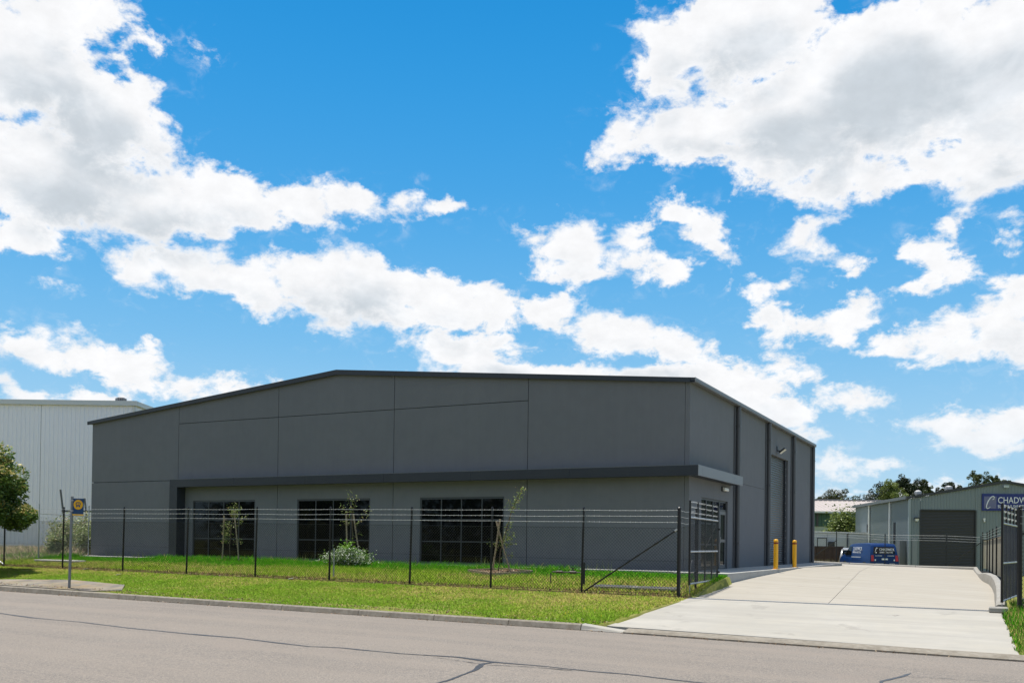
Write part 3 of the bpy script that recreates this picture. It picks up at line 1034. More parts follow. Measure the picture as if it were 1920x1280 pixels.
# entry: sidelights and a glazed door leaf set in an aluminium frame
fr = MB()
X0, X1 = -0.115, -0.055
ys = [1.34, 2.10, 2.92, 3.70, 4.60]
for y in ys:
    fr.box(X0, max(y - 0.03, 1.34), 0.05, X1, min(y + 0.03, 4.6), 2.42)
for a, b in zip(ys[:-1], ys[1:]):
    fr.box(X0 + 0.002, a + 0.031, 2.36, X1 - 0.002, b - 0.031, 2.419)
for a, b in zip(ys[:-2], ys[1:-1]):
    for z in (0.055, 0.86, 1.56):
        fr.box(X0 + 0.003, a + 0.031, z, X1 - 0.003, b - 0.031, z + 0.06)
fr.box(X0 + 0.003, 3.731, 2.06, X1 - 0.003, 4.569, 2.12)
ent = fr.build('entrance', FRAMEM, wh)
for a, b in zip(ys[:-2], ys[1:-1]):
    for z0, z1 in ((0.116, 0.859), (0.921, 1.559), (1.621, 2.359)):
        MB().box(-0.09, a + 0.03, z0, -0.084, b - 0.03, z1).build('pane', GLASSDK, ent)
MB().box(-0.09, 3.73, 2.121, -0.084, 4.57, 2.359).build('pane', GLASSDK, ent)
dl = MB()
dl.box(-0.1, 3.735, 0.06, -0.05, 3.85, 2.055).box(-0.1, 4.45, 0.06, -0.05, 4.565, 2.055)
dl.box(-0.099, 3.851, 0.061, -0.051, 4.449, 0.2).box(-0.099, 3.851, 1.94, -0.051, 4.449, 2.054).box(-0.099, 3.851, 0.98, -0.051, 4.449, 1.08)
leaf_ = dl.build('door_leaf', mat('grey_door_aluminium', (0.13, 0.135, 0.14), 0.35, 0.5), wh)
MB().box(-0.08, 3.85, 0.2, -0.074, 4.45, 0.98).build('pane', GLASSDK, leaf_)
MB().box(-0.08, 3.85, 1.08, -0.074, 4.45, 1.94).build('pane', GLASSDK, leaf_)
MB().box(-0.045, 3.78, 0.95, -0.02, 3.81, 1.15).build('handle', GALV, leaf_)

# roller door: corrugated curtain, guides, drum hood
n = 96
zc = np.linspace(0.06, 4.72, n * 4 + 1)
xc = -0.135 + 0.012 * np.sin((zc - 0.06) / 0.097 * 2 * np.pi)
V = np.concatenate([np.stack([xc, np.full_like(zc, y), zc], 1) for y in (11.32, 14.72)])
k = len(zc)
F = np.stack([np.arange(k - 1), k + np.arange(k - 1), k + np.arange(1, k), np.arange(1, k)], 1)
np_mesh('door_curtain', V, F, DOORM, wh, smooth=True)
gd = MB().box(-0.149, 14.72, 0.05, -0.06, 14.8, 4.735).build('door_guide', STEELDK, wh)
MB().box(-0.149, 11.302, 0.05, -0.06, 11.34, 4.735).build('door_guide', STEELDK, wh)
for z in np.arange(0.3, 4.6, 0.31):
    MB().box(-0.06, 14.735, z, -0.048, 14.775, z + 0.05).build('guide_bolt', GALV, gd)
MB().box(-0.149, 14.801, 0.05, -0.07, 14.975, 4.735).build('door_jamb', STEELDK, wh)
MB().box(-0.145, 11.35, 0.052, -0.11, 14.71, 0.13).build('bottom_rail', STEELDK, wh)

# downpipes with brackets, and a slim conduit beside each
for y in (5.62, 10.66, 15.82, 20.72):
    p_ = MB()
    p_.tube((0.10, y, 0.06), (0.10, y, EAVE - 0.03), 0.085, n=18, cap=True)
    dp = p_.build('downpipe', PIPEPAINT, wh, smooth=True)
    for z in (0.95, 3.35, 5.2):
        MB().box(0.004, y - 0.1, z, 0.19, y + 0.1, z + 0.03).build('bracket', PIPEPAINT, dp)
    MB().tube((0.03, y - 0.25, 0.06), (0.03, y - 0.25, EAVE - 0.05), 0.022, n=8).build('conduit', PIPEPAINT, wh)
# lamps on the side wall
l_ = MB().box(0.004, 3.72, 2.75, 0.05, 4.3, 2.9).build('wall_light', DKTRIM, wh)
MB().prism([(0.052, 3.74, 2.765), (0.052, 3.74, 2.885), (0.11, 3.74, 2.87), (0.13, 3.74, 2.8), (0.11, 3.74, 2.765)], (0, 0.54, 0)).build('diffuser', LEDM, l_)
l_ = MB().tube((0.004, 12.6, 4.98), (0.16, 12.6, 4.96), 0.022).box(0.004, 12.52, 5.0, 0.035, 12.68, 5.16).build('flood_light', DKTRIM, wh)
MB().obox((0.14, 12.42, 4.85), (0.24, 0, 0.19), (0, 0.36, 0), (-0.04, 0, 0.05)).build('lamp_head', DKTRIM, l_)
MB().obox((0.148, 12.44, 4.842), (0.228, 0, 0.18), (0, 0.32, 0), (-0.004, 0, 0.006)).build('diffuser', LEDM, l_)

# ------------------------------------------------------------------ bollards
def bollard(x, y, label):
    b = root('bollard', (x, y, 0.05), label, 'bollard', 'yellow bollards guarding the roller door')
    MB().lathe((0, 0, 0.012), [(0.08, 0), (0.08, 0.99), (0.075, 1.02), (0.055, 1.042), (0.02, 1.052)], 24).build('post', YELLOW, b, local=True, smooth=True)
    MB().lathe((0, 0, 0.9), [(0.0815, 0), (0.0815, 0.055)], 24).build('reflective_band', REDTAPE, b, local=True, smooth=True)
    MB().box(-0.12, -0.12, 0.0, 0.12, 0.12, 0.012).build('base_plate', YELLOW, b, local=True, bevel=0.003)
    for sx in (-1, 1):
        for sy in (-1, 1):
            MB().tube((sx * 0.095, sy * 0.095, 0.012), (sx * 0.095, sy * 0.095, 0.035), 0.012, n=6).build('bolt', GALV, b, local=True)
    return b


bollard(1.55, 5.31, 'yellow steel bollard standing in front of the dark roller door')
bollard(1.46, 9.15, 'yellow steel bollard in front of the grey wall right of the roller door').location.y = 9.1

# ------------------------------------------------------------------ street fence (black chainwire, three barbed strands)
ff = root('chainwire_fence', (-12, -6, -0.3), 'black chain-link fence with three barbed strands along the street lawn', 'fence')


def post_on(par, x, y, z, h, r, m=BLACKPVC, lean=0.0):
    return MB().tube((x, y, z - 0.12), (x + lean, y, z + h), r, n=10).lathe((x + lean, y, z + h), [(r * 1.12, 0), (r * 1.12, 0.02), (r * 0.5, 0.045)], 10).build('post', m, par, smooth=True)


FX = [-24.75, -21.4, -18.25, -15.2, -12.2, -9.25, -6.35, -3.7, -1.0]
for x in FX:
    post_on(ff, x, -6, float(fence_z(x)), 2.17, 0.029, lean=0.03 + rng.uniform(-0.012, 0.02))
post_on(ff, 1.6, -6, -0.415, 2.17, 0.047)
post_on(ff, 1.73, -5.0, -0.32, 2.12, 0.03)
post_on(ff, -28.2, -6, -0.24, 2.17, 0.047)
ends = [-28.2] + FX + [1.6]
for hz_, nm in ((1.83, 'barbed_wire'), (1.98, 'barbed_wire'), (2.13, 'barbed_wire')):
    q = MB()
    for a, b in zip(ends[:-1], ends[1:]):
        pts = []
        sag = rng.uniform(0.0, 0.035)
        for t in np.linspace(0, 1, 9):
            x = a + (b - a) * t
            pts.append((x + 0.02, -6.028, float(fence_z(a) * (1 - t) + fence_z(b) * t) + hz_ - sag * 4 * t * (1 - t) * 0.5))
        q.path(pts, 0.0036, 4)
        for x in np.arange(a + 0.07, b, 0.14):
            t = (x - a) / (b - a)
            z = float(fence_z(a) * (1 - t) + fence_z(b) * t) + hz_ - sag * 4 * t * (1 - t) * 0.5
            ang = rng.uniform(0, 3.14)
            dx, dz_ = 0.022 * math.cos(ang), 0.022 * math.sin(ang)
            q.tube((x - dx * 0.4, -6.028 - 0.01, z - dz_), (x + dx * 0.4, -6.028 + 0.01, z + dz_), 0.0036, n=3)
    # slack tails to the return post
    q.path([(1.6, -6.03, -0.415 + hz_), (1.66, -5.6, -0.38 + hz_ - 0.07), (1.73, -5.03, -0.33 + hz_ - 0.06)], 0.0036, 4)
    q.build(nm, GALVW, ff)
zc_ = [(-28.2, -0.24), *[(x, float(fence_z(x))) for x in FX], (1.6, -0.415)]
for (a, za), (b, zb) in zip(zc_[:-1], zc_[1:]):
    chain('chain_mesh', ff, (a, -6.03), (b, -6.03), za + 0.04, zb + 0.04, 1.66)
chain('chain_mesh', ff, (1.6, -5.98), (1.73, -5.0), -0.37, -0.28, 1.66)
q = MB()
for hz_ in (0.06, 0.87, 1.69):
    q.path([(x, -6.034, z + hz_ - (0.01 if 0 < i < len(zc_) - 1 else 0)) for i, (x, z) in enumerate(zc_)], 0.0035, 4)
    q.path([(1.6, -5.98, -0.41 + hz_), (1.73, -5.0, -0.32 + hz_)], 0.0035, 4)
q.build('cable_wire', MESHM, ff)
MB().tube((1.55, -6.0, 1.24), (-0.93, -6.0, -0.37), 0.021, n=8).build('brace', BLACKPVC, ff, smooth=True)
MB().tube((1.50, -6.02, 1.205), (1.56, -6.02, 1.245), 0.03, n=8).build('brace_clamp', GALV, ff)
MB().tube((-24.72, -6.0, -0.22), (-28.1, -6.0, 1.35), 0.021, n=8).build('brace', GALV, ff, smooth=True)

# galvanised boundary fence running from the street fence back to the warehouse corner
sf = root('boundary_fence', (-26.6, -3, -0.1), 'galvanised chain-link side fence between lawn and weedy lot beside the pale shed', 'fence')
for (x, y, z, h) in ((-26.85, -0.7, 0.0, 2.22), (-26.55, -3.3, -0.08, 2.27), (-26.5, -5.95, -0.24, 2.3)):
    post_on(sf, x, y, z, h, 0.024, GALV)
MB().path([(-26.85, -0.7, 1.78), (-26.55, -3.3, 1.81), (-26.5, -5.95, 1.83)], 0.018, 6).build('top_rail', GALV, sf)
chain('chain_mesh', sf, (-26.85, -0.7), (-26.55, -3.3), 0.05, -0.05, 1.72, GALVMESH, r=0.0022)
chain('chain_mesh', sf, (-26.55, -3.3), (-26.5, -5.95), -0.05, -0.2, 1.72, GALVMESH, r=0.0022)


# ------------------------------------------------------------------ swing gates, standing open into the yard
def gate(P0, P1, zb, label, extra=None, dens=0.05):
    P0, P1 = Vector((*P0, 0)), Vector((*P1, 0))
    d = P1 - P0
    L = d.length
    u = d / L
    gt = root('gate_leaf', (P0.x, P0.y, zb), label, 'gate', 'chainwire gate leaves standing open')

    def pt(s, z):
        p = P0 + u * s
        return (p.x, p.y, zb + z)
    for i, s in enumerate((0.0, L * 0.26, L * 0.52, L * 0.77, L)):
        e = i in (0, 4)
        MB().tube(pt(s, 0.0), pt(s, 2.1), 0.027 if e else 0.022, n=8).build('upright', BLACKPVC, gt, smooth=True)
    for z in (0.03, 0.83, 1.68):
        MB().tube(pt(0.03, z), pt(L - 0.03, z), 0.024, n=8).build('rail', GALV, gt, smooth=True)
    MB().tube(pt(0.05, 0.06), pt(L - 0.08, 1.62), 0.011, n=6).build('tie_rod', GREENPL, gt)
    for z in (1.8, 1.94, 2.07):
        q = MB()
        q.path([pt(s, z + 0.012 * math.sin(s * 7 + z * 20)) for s in np.linspace(0, L, 12)], 0.0055, 4)
        for s in np.arange(0.06, L, 0.13):
            a = Vector(pt(s, z))
            q.tube(a + Vector((-0.012, 0, -0.02)), a + Vector((0.012, 0, 0.02)), 0.0045, n=3)
        q.build('barbed_wire', GALVW, gt)
    chain('chain_mesh', gt, (P0.x + 0.012, P0.y), (P1.x + 0.012, P1.y), zb + 0.03, zb + 0.03, 1.65, period=dens, r=0.0025)
    MB().path([pt(0.06, 0.98), pt(0.05, 0.45), pt(0.05, -0.33)], 0.009, 6).build('drop_bolt', GALV, gt)
    MB().tube(pt(0.05, 0.3), pt(0.28, 0.62), 0.008, n=6).build('bolt_arm', GALV, gt)
    b = MB()
    b.obox(Vector(pt(L - 0.02, 0.22)) + Vector((-0.03, 0, 0)), (0.1, 0, 0), (0, 0.05, 0), (0, 0, 0.05))
    b.obox(Vector(pt(L - 0.02, 1.42)) + Vector((-0.03, 0, 0)), (0.1, 0, 0), (0, 0.05, 0), (0, 0, 0.05))
    b.build('hinge', BLACKPVC, gt)
    return gt


gate((1.81, -5.8), (1.56, -2.35), -0.13, 'open black gate leaf beside the lawn, in front of the entry door')
gate((8.66, -5.9), (8.955, -3.0), -0.27, 'open black gate leaf at the right edge beside the yard kerb')
# gate post and the start of the next run of fence
rf = root('chainwire_fence', (9.0, -6, -0.43), 'stout black gate post and fence run at the right edge of the driveway', 'fence')
post_on(rf, 8.99, -6.0, -0.43, 2.16, 0.05)
post_on(rf, 11.9, -6.0, -0.45, 2.16, 0.025)
for hz_ in (1.83, 1.98, 2.13):
    MB().path([(8.99, -6.05, -0.43 + hz_), (10.4, -6.05, -0.445 + hz_ - 0.01), (11.9, -6.03, -0.45 + hz_)], 0.0036, 4).build('barbed_wire', GALVW, rf)
chain('chain_mesh', rf, (9.0, -6.03), (11.9, -6.03), -0.38, -0.4, 1.66)
MB().tube((9.04, -6.0, 1.2), (11.5, -6.0, -0.4), 0.021, n=8).build('brace', BLACKPVC, rf)
# small earth-retaining edge under the right gate
MB().box(8.98, -5.95, -0.6, 9.12, -2.8, -0.3).build('retaining_edge', KERBM, tag(root('garden_edge', (9.05, -4.4, -0.5)), kind='structure'))

# boundary fence with beige shadecloth along the right side of the yard, and the far fence
bf = root('boundary_fence', (8.0, 20, -0.2), 'black boundary fence backed with beige shadecloth beside the yard kerb', 'fence')
bp = [(8.60, 9.6), (8.37, 14.4), (8.19, 18.9), (8.01, 23.3), (7.84, 27.7), (7.6, 29.2)]
for x, y in bp:
    post_on(bf, x + 0.05, y, -0.25, 2.0, 0.03)
for (ax, ay), (bx, by) in zip(bp[:-1], bp[1:]):
    n_ = 3
    for k in range(n_):
        a = Vector((ax + (bx - ax) * k / n_, ay + (by - ay) * k / n_, -0.25))
        b = Vector((ax + (bx - ax) * (k + 1) / n_, ay + (by - ay) * (k + 1) / n_, -0.25))
        d = (b - a)
        MB().obox(a + Vector((0.085, 0, 0.05)) + d * 0.01, d * 0.98, (0.008, 0, 0), (0, 0, 1.58)).build('screen_panel', SHADECLOTH, bf)
for hz_ in (1.68, 1.8, 1.92):
    MB().path([(x + 0.02, y, -0.25 + hz_) for x, y in bp], 0.0055, 4).build('barbed_wire', GALVW, bf)
MB().path([(x + 0.05, y, -0.25 + 1.6) for x, y in bp], 0.02, 6).build('top_rail', BLACKPVC, bf)

rr = root('boundary_fence', (3, 29, -0.1), 'thin black chain-link fence behind the far yard kerb, in front of the blue van', 'fence')
fpst = [(-3.2, 0.12), (0.0, 0.06), (2.66, -0.1), (5.84, -0.12), (7.57, -0.2)]
for x, z in fpst:
    post_on(rr, x, 29.0, z - 0.05, 1.78, 0.025)
for hz_ in (1.46, 1.6, 1.74):
    MB().path([(x, 29.0, z - 0.05 + hz_) for x, z in fpst], 0.006, 4).build('barbed_wire', GALVW, rr)
MB().tube((0.0, 29.0, 1.25), (-1.6, 29.0, 0.05), 0.025, n=6).build('brace', BLACKPVC, rr)
MB().tube((7.55, 29.0, 1.2), (5.95, 29.0, -0.1), 0.025, n=6).build('brace', BLACKPVC, rr)
for (a, za), (b, zb) in zip(fpst[:-1], fpst[1:]):
    chain('chain_mesh', rr, (a, 29.0), (b, 29.0), za, zb, 1.38, period=0.12, r=0.0018)

# ------------------------------------------------------------------ bus stop
bs_ = root('bus_stop_sign', (-15.55, -10.1, -0.66), 'grey bus stop pole with blue and yellow bus sign on the concrete pad', 'bus stop', rz=0)
MB().box(-0.03, -0.03, -0.1, 0.03, 0.03, 2.72).build('pole', POSTGREY, bs_, local=True, bevel=0.006)
bs_.rotation_euler = (0, R(0.9), 0.42)
MB().box(0.033, -0.018, 2.2, 0.36, 0.003, 2.66).build('sign_plate', BUSBLUE, bs_, local=True, bevel=0.004)
sp = MB()
sp.box(0.033, -0.0215, 2.16, 0.36, 0.003, 2.197)
sp.build('yellow_strip', BUSYELLOW, bs_, local=True)
dsc = MB()
dsc.tube((0.2, -0.0195, 2.475), (0.2, -0.0235, 2.475), 0.142, n=28)
dk_ = dsc.build('route_disc', BUSYELLOW, bs_, local=True)
ic = MB()
for (x0, z0, x1, z1) in ((-0.062, -0.045, 0.062, -0.012), (-0.055, -0.012, -0.045, 0.055), (0.045, -0.012, 0.055, 0.055), (-0.055, 0.055, 0.055, 0.075), (-0.006, -0.012, 0.006, 0.055), (-0.055, -0.075, -0.025, -0.045), (0.025, -0.075, 0.055, -0.045), (-0.078, 0.0, -0.066, 0.045), (0.066, 0.0, 0.078, 0.045), (-0.062, 0.04, -0.045, 0.06), (0.045, 0.04, 0.062, 0.06)):
    ic.box(0.2 + x0, -0.0265, 2.475 + z0, 0.2 + x1, -0.0240, 2.475 + z1)
ic.build('bus_symbol', BUSBLUE, dk_, local=True)
for z in (2.28, 2.58):
    MB().box(-0.04, -0.036, z, 0.06, 0.036, z + 0.03).build('clamp', GALV, bs_, local=True)
# worn boarding slab
q = MB()
pts = [(-21.0, -10.3), (-14.3, -10.3), (-13.5, -9.95), (-14.4, -9.1), (-17.2, -8.75), (-19.6, -9.35)]
q.add([(x, y, float(lawn_z(x, y)) + 0.03) for x, y in pts] + [(x, y, float(lawn_z(x, y)) - 0.1) for x, y in pts], [tuple(range(6)), tuple(range(11, 5, -1))] + [(i, (i + 1) % 6, 6 + (i + 1) % 6, 6 + i) for i in range(6)])
tag(q.build('boarding_pad', SLABM), kind='structure')

# ------------------------------------------------------------------ things on the front lawn
wm = root('water_meter', (-1.9, -5.0, -0.38), 'weathered water meter pipe on two risers beside a stub post behind the fence', 'water meter')
zz0 = -0.36
MB().path([(-2.36, -5.0, zz0 - 0.1), (-2.36, -5.0, zz0 + 0.40), (-2.31, -5.0, zz0 + 0.44), (-1.42, -5.0, zz0 + 0.44)], 0.017, 8).build('pipe', PIPEBR, wm, smooth=True)
MB().tube((-2.18, -5.0, zz0 + 0.44), (-2.0, -5.0, zz0 + 0.44), 0.038, n=10).tube((-2.25, -5.0, zz0 + 0.44), (-2.18, -5.0, zz0 + 0.44), 0.026, n=8).build('valve', PIPEBR, wm, smooth=True)
MB().tube((-1.78, -5.0, zz0 + 0.44), (-1.6, -5.0, zz0 + 0.44), 0.045, n=10).tube((-1.69, -5.0, zz0 + 0.46), (-1.69, -5.0, zz0 + 0.56), 0.022, n=8).box(-1.74, -5.02, zz0 + 0.55, -1.62, -4.98, zz0 + 0.57).build('meter_body', PIPEBR, wm)
MB().tube((-1.38, -5.0, zz0 - 0.1), (-1.38, -5.0, zz0 + 0.72), 0.045, n=10).build('stub_post', GREENPL, wm, smooth=True)
MB().tube((-9.45, -5.55, -0.5), (-9.44, -5.55, 0.62), 0.022, n=8).build('marker_post', GALV)
tag(bpy.data.objects['marker_post'], 'short galvanised marker post beside the white flowering shrub', 'post')
for (x0, x1, lab) in ((-1.0, 0.12, 'grey galvanised pit lid in the grass behind the fence brace'), (0.17, 1.32, 'grey pit lid beside the stout fence corner post')):
    z = float(lawn_z((x0 + x1) / 2, -5.1)) + 0.045
    pr_ = root('pit_lid', ((x0 + x1) / 2, -5.1, z), lab, 'pit lid', 'pit lids in the lawn')
    MB().box(x0, -5.45, z - 0.06, x1, -4.75, z).build('frame', CONC4, pr_, bevel=0.006)
    q = MB()
    for x in np.arange(x0 + 0.06, x1 - 0.04, 0.075):
        q.box(x, -5.4, z + 0.001, x + 0.03, -4.8, z + 0.013)
    tag(q.build('grate_rib', POSTGREY, pr_), kind='stuff')
tag(MB().box(-25.0, -4.6, -0.4, -22.6, -4.1, -0.03).build('concrete_slab', CONC3, bevel=0.02), 'low pale concrete slab lying in the lawn by the bus stop sign', 'slab')
# litter
for i, (x, y) in enumerate(((-10.5, -6.4), (-19.9, -6.3), (-17.0, -7.3))):
    tag(MB().obox((x, y, float(lawn_z(x, y)) + 0.03), (0.14, 0.02, 0.03), (-0.02, 0.1, 0.01), (0, 0, 0.012)).build('paper_scrap', WHITEPL), ['crumpled white paper scrap beside the middle fence post', 'white paper scrap by the fence near the bus stop', 'white paper scrap on the mown verge'][i], 'litter', 'scraps of litter by the fence')


# ------------------------------------------------------------------ plants
def leaf_quads(C, size, tint, up=0.35, aspect=0.5, n_rng=None):
    """one bent quad per centre"""
    r_ = n_rng or rng
    n = len(C)
    a = r_.normal(size=(n, 3))
    a[:, 2] = a[:, 2] * 0.6 - 0.1
    a /= np.linalg.norm(a, axis=1)[:, None]
    nz = r_.normal(size=(n, 3)) + np.array([0, 0, up * 3])
    b = np.cross(a, nz)
    b /= np.linalg.norm(b, axis=1)[:, None]
    s = (size * r_.uniform(0.6, 1.35, n))[:, None]
    V = np.stack([C - a * s * 0.5, C + b * s * aspect * 0.5, C + a * s * 0.5, C - b * s * aspect * 0.5], 1)
    F = (np.arange(n) * 4)[:, None] + np.arange(4)
    T = np.repeat(tint, 4, axis=0)
    return V.reshape(-1, 3), F, T


def tints(n, cols, wts, jit=0.22, n_rng=None):
    r_ = n_rng or rng
    cols = np.array(cols, float)
    idx = r_.choice(len(cols), n, p=np.array(wts) / np.sum(wts))
    return cols[idx] * r_.uniform(1 - jit, 1 + jit, (n, 1))


def limb(q, a, b, r0, r1, bend=0.1, n=7):
    a, b = Vector(a), Vector(b)
    L = (b - a).length
    off = Vector((random.uniform(-1, 1), random.uniform(-1, 1), random.uniform(0, 0.6))) * bend * L
    pts, rs = [], []
    for i in range(5):
        t = i / 4
        pts.append(a.lerp(b, t) + off * (4 * t * (1 - t)) * 0.5)
        rs.append(r0 + (r1 - r0) * t)
    q.path(pts, rs, n)
    return pts


def broad_tree(name, label, cat, group, base, h, crown_c, crown_r, n_leaf, lsize, cols, wts, trunk_r=0.12, clumps=26, bark=None, clump_r=0.3, seed=1, shell=0.55, tip=None):
    """trunk with limbs reaching into leaf clumps spread over an uneven crown"""
    r_ = np.random.default_rng(seed)
    random.seed(seed)
    t = root(name, base, label, cat, group)
    bark = bark or BARK
    cc, cr = np.array(crown_c, float), np.array(crown_r, float)
    # clump centres
    cs = []
    while len(cs) < clumps:
        d = r_.normal(size=3)
        d /= np.linalg.norm(d)
        rad = r_.uniform(shell, 1.0)
        p = cc + d * cr * rad
        if d[2] < -0.75:
            continue
        cs.append(p)
    cs = np.array(cs)
    tr = MB()
    top = Vector((cc[0], cc[1], cc[2] - cr[2] * 0.25))
    p0 = Vector(base)
    limb(tr, p0 - Vector((0, 0, 0.1)), top, trunk_r, trunk_r * 0.5, 0.05, 9)
    forks = [p0.lerp(top, f) for f in (0.55, 0.7, 0.85, 1.0)]
    sel = cs[r_.permutation(len(cs))[:min(len(cs), 14)]]
    for i, c in enumerate(sel):
        limb(tr, forks[i % 4], Vector(c), trunk_r * 0.36, trunk_r * 0.09, 0.12, 5)
    tr.build('trunk', bark, t, smooth=True)
    per = n_leaf // clumps
    C, T = [], []
    for c in cs:
        k = int(per * r_.uniform(0.6, 1.4))
        d = r_.normal(size=(k, 3))
        d /= np.linalg.norm(d, axis=1)[:, None]
        rad = r_.uniform(0.25, 1.0, (k, 1)) ** 0.5
        sz = clump_r * r_.uniform(0.75, 1.3)
        p = c + d * rad * sz * cr * np.array([1, 1, 0.8])
        C.append(p)
        tt = tints(k, cols, wts, n_rng=r_)
        tt = tt * r_.uniform(0.8, 1.2)
        if tip is not None:
            hi = (d[:, 2] > 0.2) & (r_.uniform(size=k) < tip[1]) & (p[:, 2] > cc[2] - cr[2] * 0.4)
            tt[hi] = np.array(tip[0]) * r_.uniform(0.7, 1.2, (hi.sum(), 1))
        T.append(tt)
    V, F, TT = leaf_quads(np.concatenate(C), lsize, np.concatenate(T), n_rng=r_)
    np_mesh('crown', V, F, LEAF, t, TT)
    return t


# street tree at the left edge
broad_tree('street_tree', 'bushy green tree with pale yellow new tips on the verge at the left edge', 'tree', None, (-22.85, -8.6, float(lawn_z(-22.85, -8.6))), 4.6,
           (-22.8, -8.6, 2.2), (2.1, 1.95, 2.05), 68000, 0.125, [(0.05, 0.1, 0.018), (0.1, 0.17, 0.03), (0.15, 0.23, 0.045)], [4, 4, 3], 0.09, 66, clump_r=0.27, seed=5, shell=0.5, tip=((0.56, 0.47, 0.15), 0.4))


# young staked street trees in the yard
def sapling(base, stakes, stem_pts, sprigs, label, seed, n_per=30, lsize=0.062):
    r_ = np.random.default_rng(seed)
    t = root('sapling', base, label, 'sapling', 'young staked trees in front of the windows')
    for a, b in stakes:
        s_ = MB()
        s_.path([a, tuple(np.array(a) * 0.5 + np.array(b) * 0.5 + r_.normal(size=3) * 0.008), b], [0.03, 0.028, 0.03], 6)
        s_.build('stake', STAKE, t)
    s_ = MB()
    s_.path(stem_pts, [0.018] * (len(stem_pts) - 1) + [0.006], 6)
    C, T = [], []
    for (p, d, L, n_) in sprigs:
        p, d = np.array(p, float), np.array(d, float)
        d /= np.linalg.norm(d)
        e = p + d * L
        s_.path([tuple(p), tuple((p + e) / 2 + r_.normal(size=3) * 0.02), tuple(e)], [0.009, 0.007, 0.003], 4)
        n_ = int(n_ * 1.4)
        tt_ = r_.uniform(0.15, 1.05, n_)
        C.append(p + (e - p) * tt_[:, None] + r_.normal(size=(n_, 3)) * 0.065)
        T.append(tints(n_, [(0.22, 0.29, 0.07), (0.32, 0.35, 0.12), (0.15, 0.22, 0.045), (0.38, 0.28, 0.13)], [4, 3, 3, 1], n_rng=r_))
    s_.build('stem', BARK, t, smooth=True)
    V, F, TT = leaf_quads(np.concatenate(C), lsize, np.concatenate(T), n_rng=r_)
    np_mesh('foliage', V, F, LEAF, t, TT)
    return t


def lz(x, y):
    return float(lawn_z(x, y))


z = lz(-17.3, -2)
sapling((-17.3, -2.0, z), [((-17.62, -2.0, z - 0.2), (-17.50, -2.05, 1.75)), ((-16.72, -2.0, z - 0.2), (-17.05, -2.0, 1.95))],
        [(-17.2, -2.0, z), (-17.24, -2, 0.6), (-17.18, -2, 1.2), (-17.0, -2, 2.0)],
        [((-17.2, -2, 1.1), (-0.5, 0, 0.5), 0.5, 70), ((-17.2, -2, 0.95), (-0.9, 0.1, 0.3), 0.45, 70), ((-17.2, -2, 0.8), (-0.7, 0, 0.05), 0.4, 50), ((-17.05, -2, 1.6), (0.1, 0, 1), 0.55, 90), ((-17.05, -2, 1.6), (0.5, 0, 0.8), 0.5, 60), ((-17.05, -2, 1.7), (-0.4, 0, 0.8), 0.45, 60), ((-17.0, -2, 1.25), (1, 0, 0.75), 0.75, 40), ((-17.05, -2, 0.75), (1, 0, 0.2), 0.4, 24), ((-17.15, -2, 1.3), (-0.4, 0, 0.4), 0.3, 40)],
        'young staked sapling with two leafy clumps before the left window', 21)
z = lz(-11.4, -2)
sapling((-11.4, -2.0, z), [((-11.62, -2.0, z - 0.2), (-11.72, -2.05, 1.78)), ((-11.05, -2.0, z - 0.2), (-11.45, -2.0, 1.8))],
        [(-11.4, -2.0, z), (-11.45, -2, 0.8), (-11.5, -2, 1.5), (-11.45, -2, 2.1)],
        [((-11.5, -2, 1.5), (-0.7, 0, 0.9), 0.75, 34), ((-11.5, -2, 1.6), (-0.15, 0, 1), 1.0, 36), ((-11.45, -2, 1.9), (0.35, 0, 1), 0.5, 22), ((-11.4, -2, 1.3), (0.8, 0, 0.85), 0.85, 36), ((-11.5, -2, 1.4), (-0.9, 0, 0.4), 0.4, 20), ((-11.4, -2, 1.0), (0.5, 0, 0.4), 0.3, 12), ((-11.4, -2, 0.5), (-0.4, 0, 0.5), 0.3, 10)],
        'sparse staked sapling rising from the white flowering shrub', 22)
z = lz(-5.1, -3.1)
sapling((-5.1, -3.1, z), [((-5.3, -3.1, z - 0.2), (-4.98, -3.15, 1.58)), ((-4.52, -3.1, z - 0.2), (-5.14, -3.1, 1.52))],
        [(-5.05, -3.1, z), (-4.98, -3.1, 0.6), (-4.8, -3.1, 1.2), (-4.62, -3.1, 1.8), (-4.35, -3.1, 2.35)],
        [((-4.95, -3.1, 0.7), (0.3, 0, 1), 0.5, 60), ((-4.85, -3.1, 0.9), (0.7, 0, 0.5), 0.4, 60), ((-4.9, -3.1, 0.75), (0.8, 0, 0.2), 0.4, 50), ((-4.75, -3.1, 1.2), (0.25, 0, 0.8), 0.35, 30), ((-4.65, -3.1, 1.75), (0.55, 0, 1), 0.85, 110), ((-4.6, -3.1, 1.8), (-0.35, 0, 1), 0.35, 30), ((-5.05, -3.1, 0.7), (-0.7, 0, 0.5), 0.3, 26), ((-4.85, -3.1, 0.5), (0.6, 0, -0.1), 0.3, 26)],
        'tall leaning sapling with two crossed stakes in a mulched ring', 23)
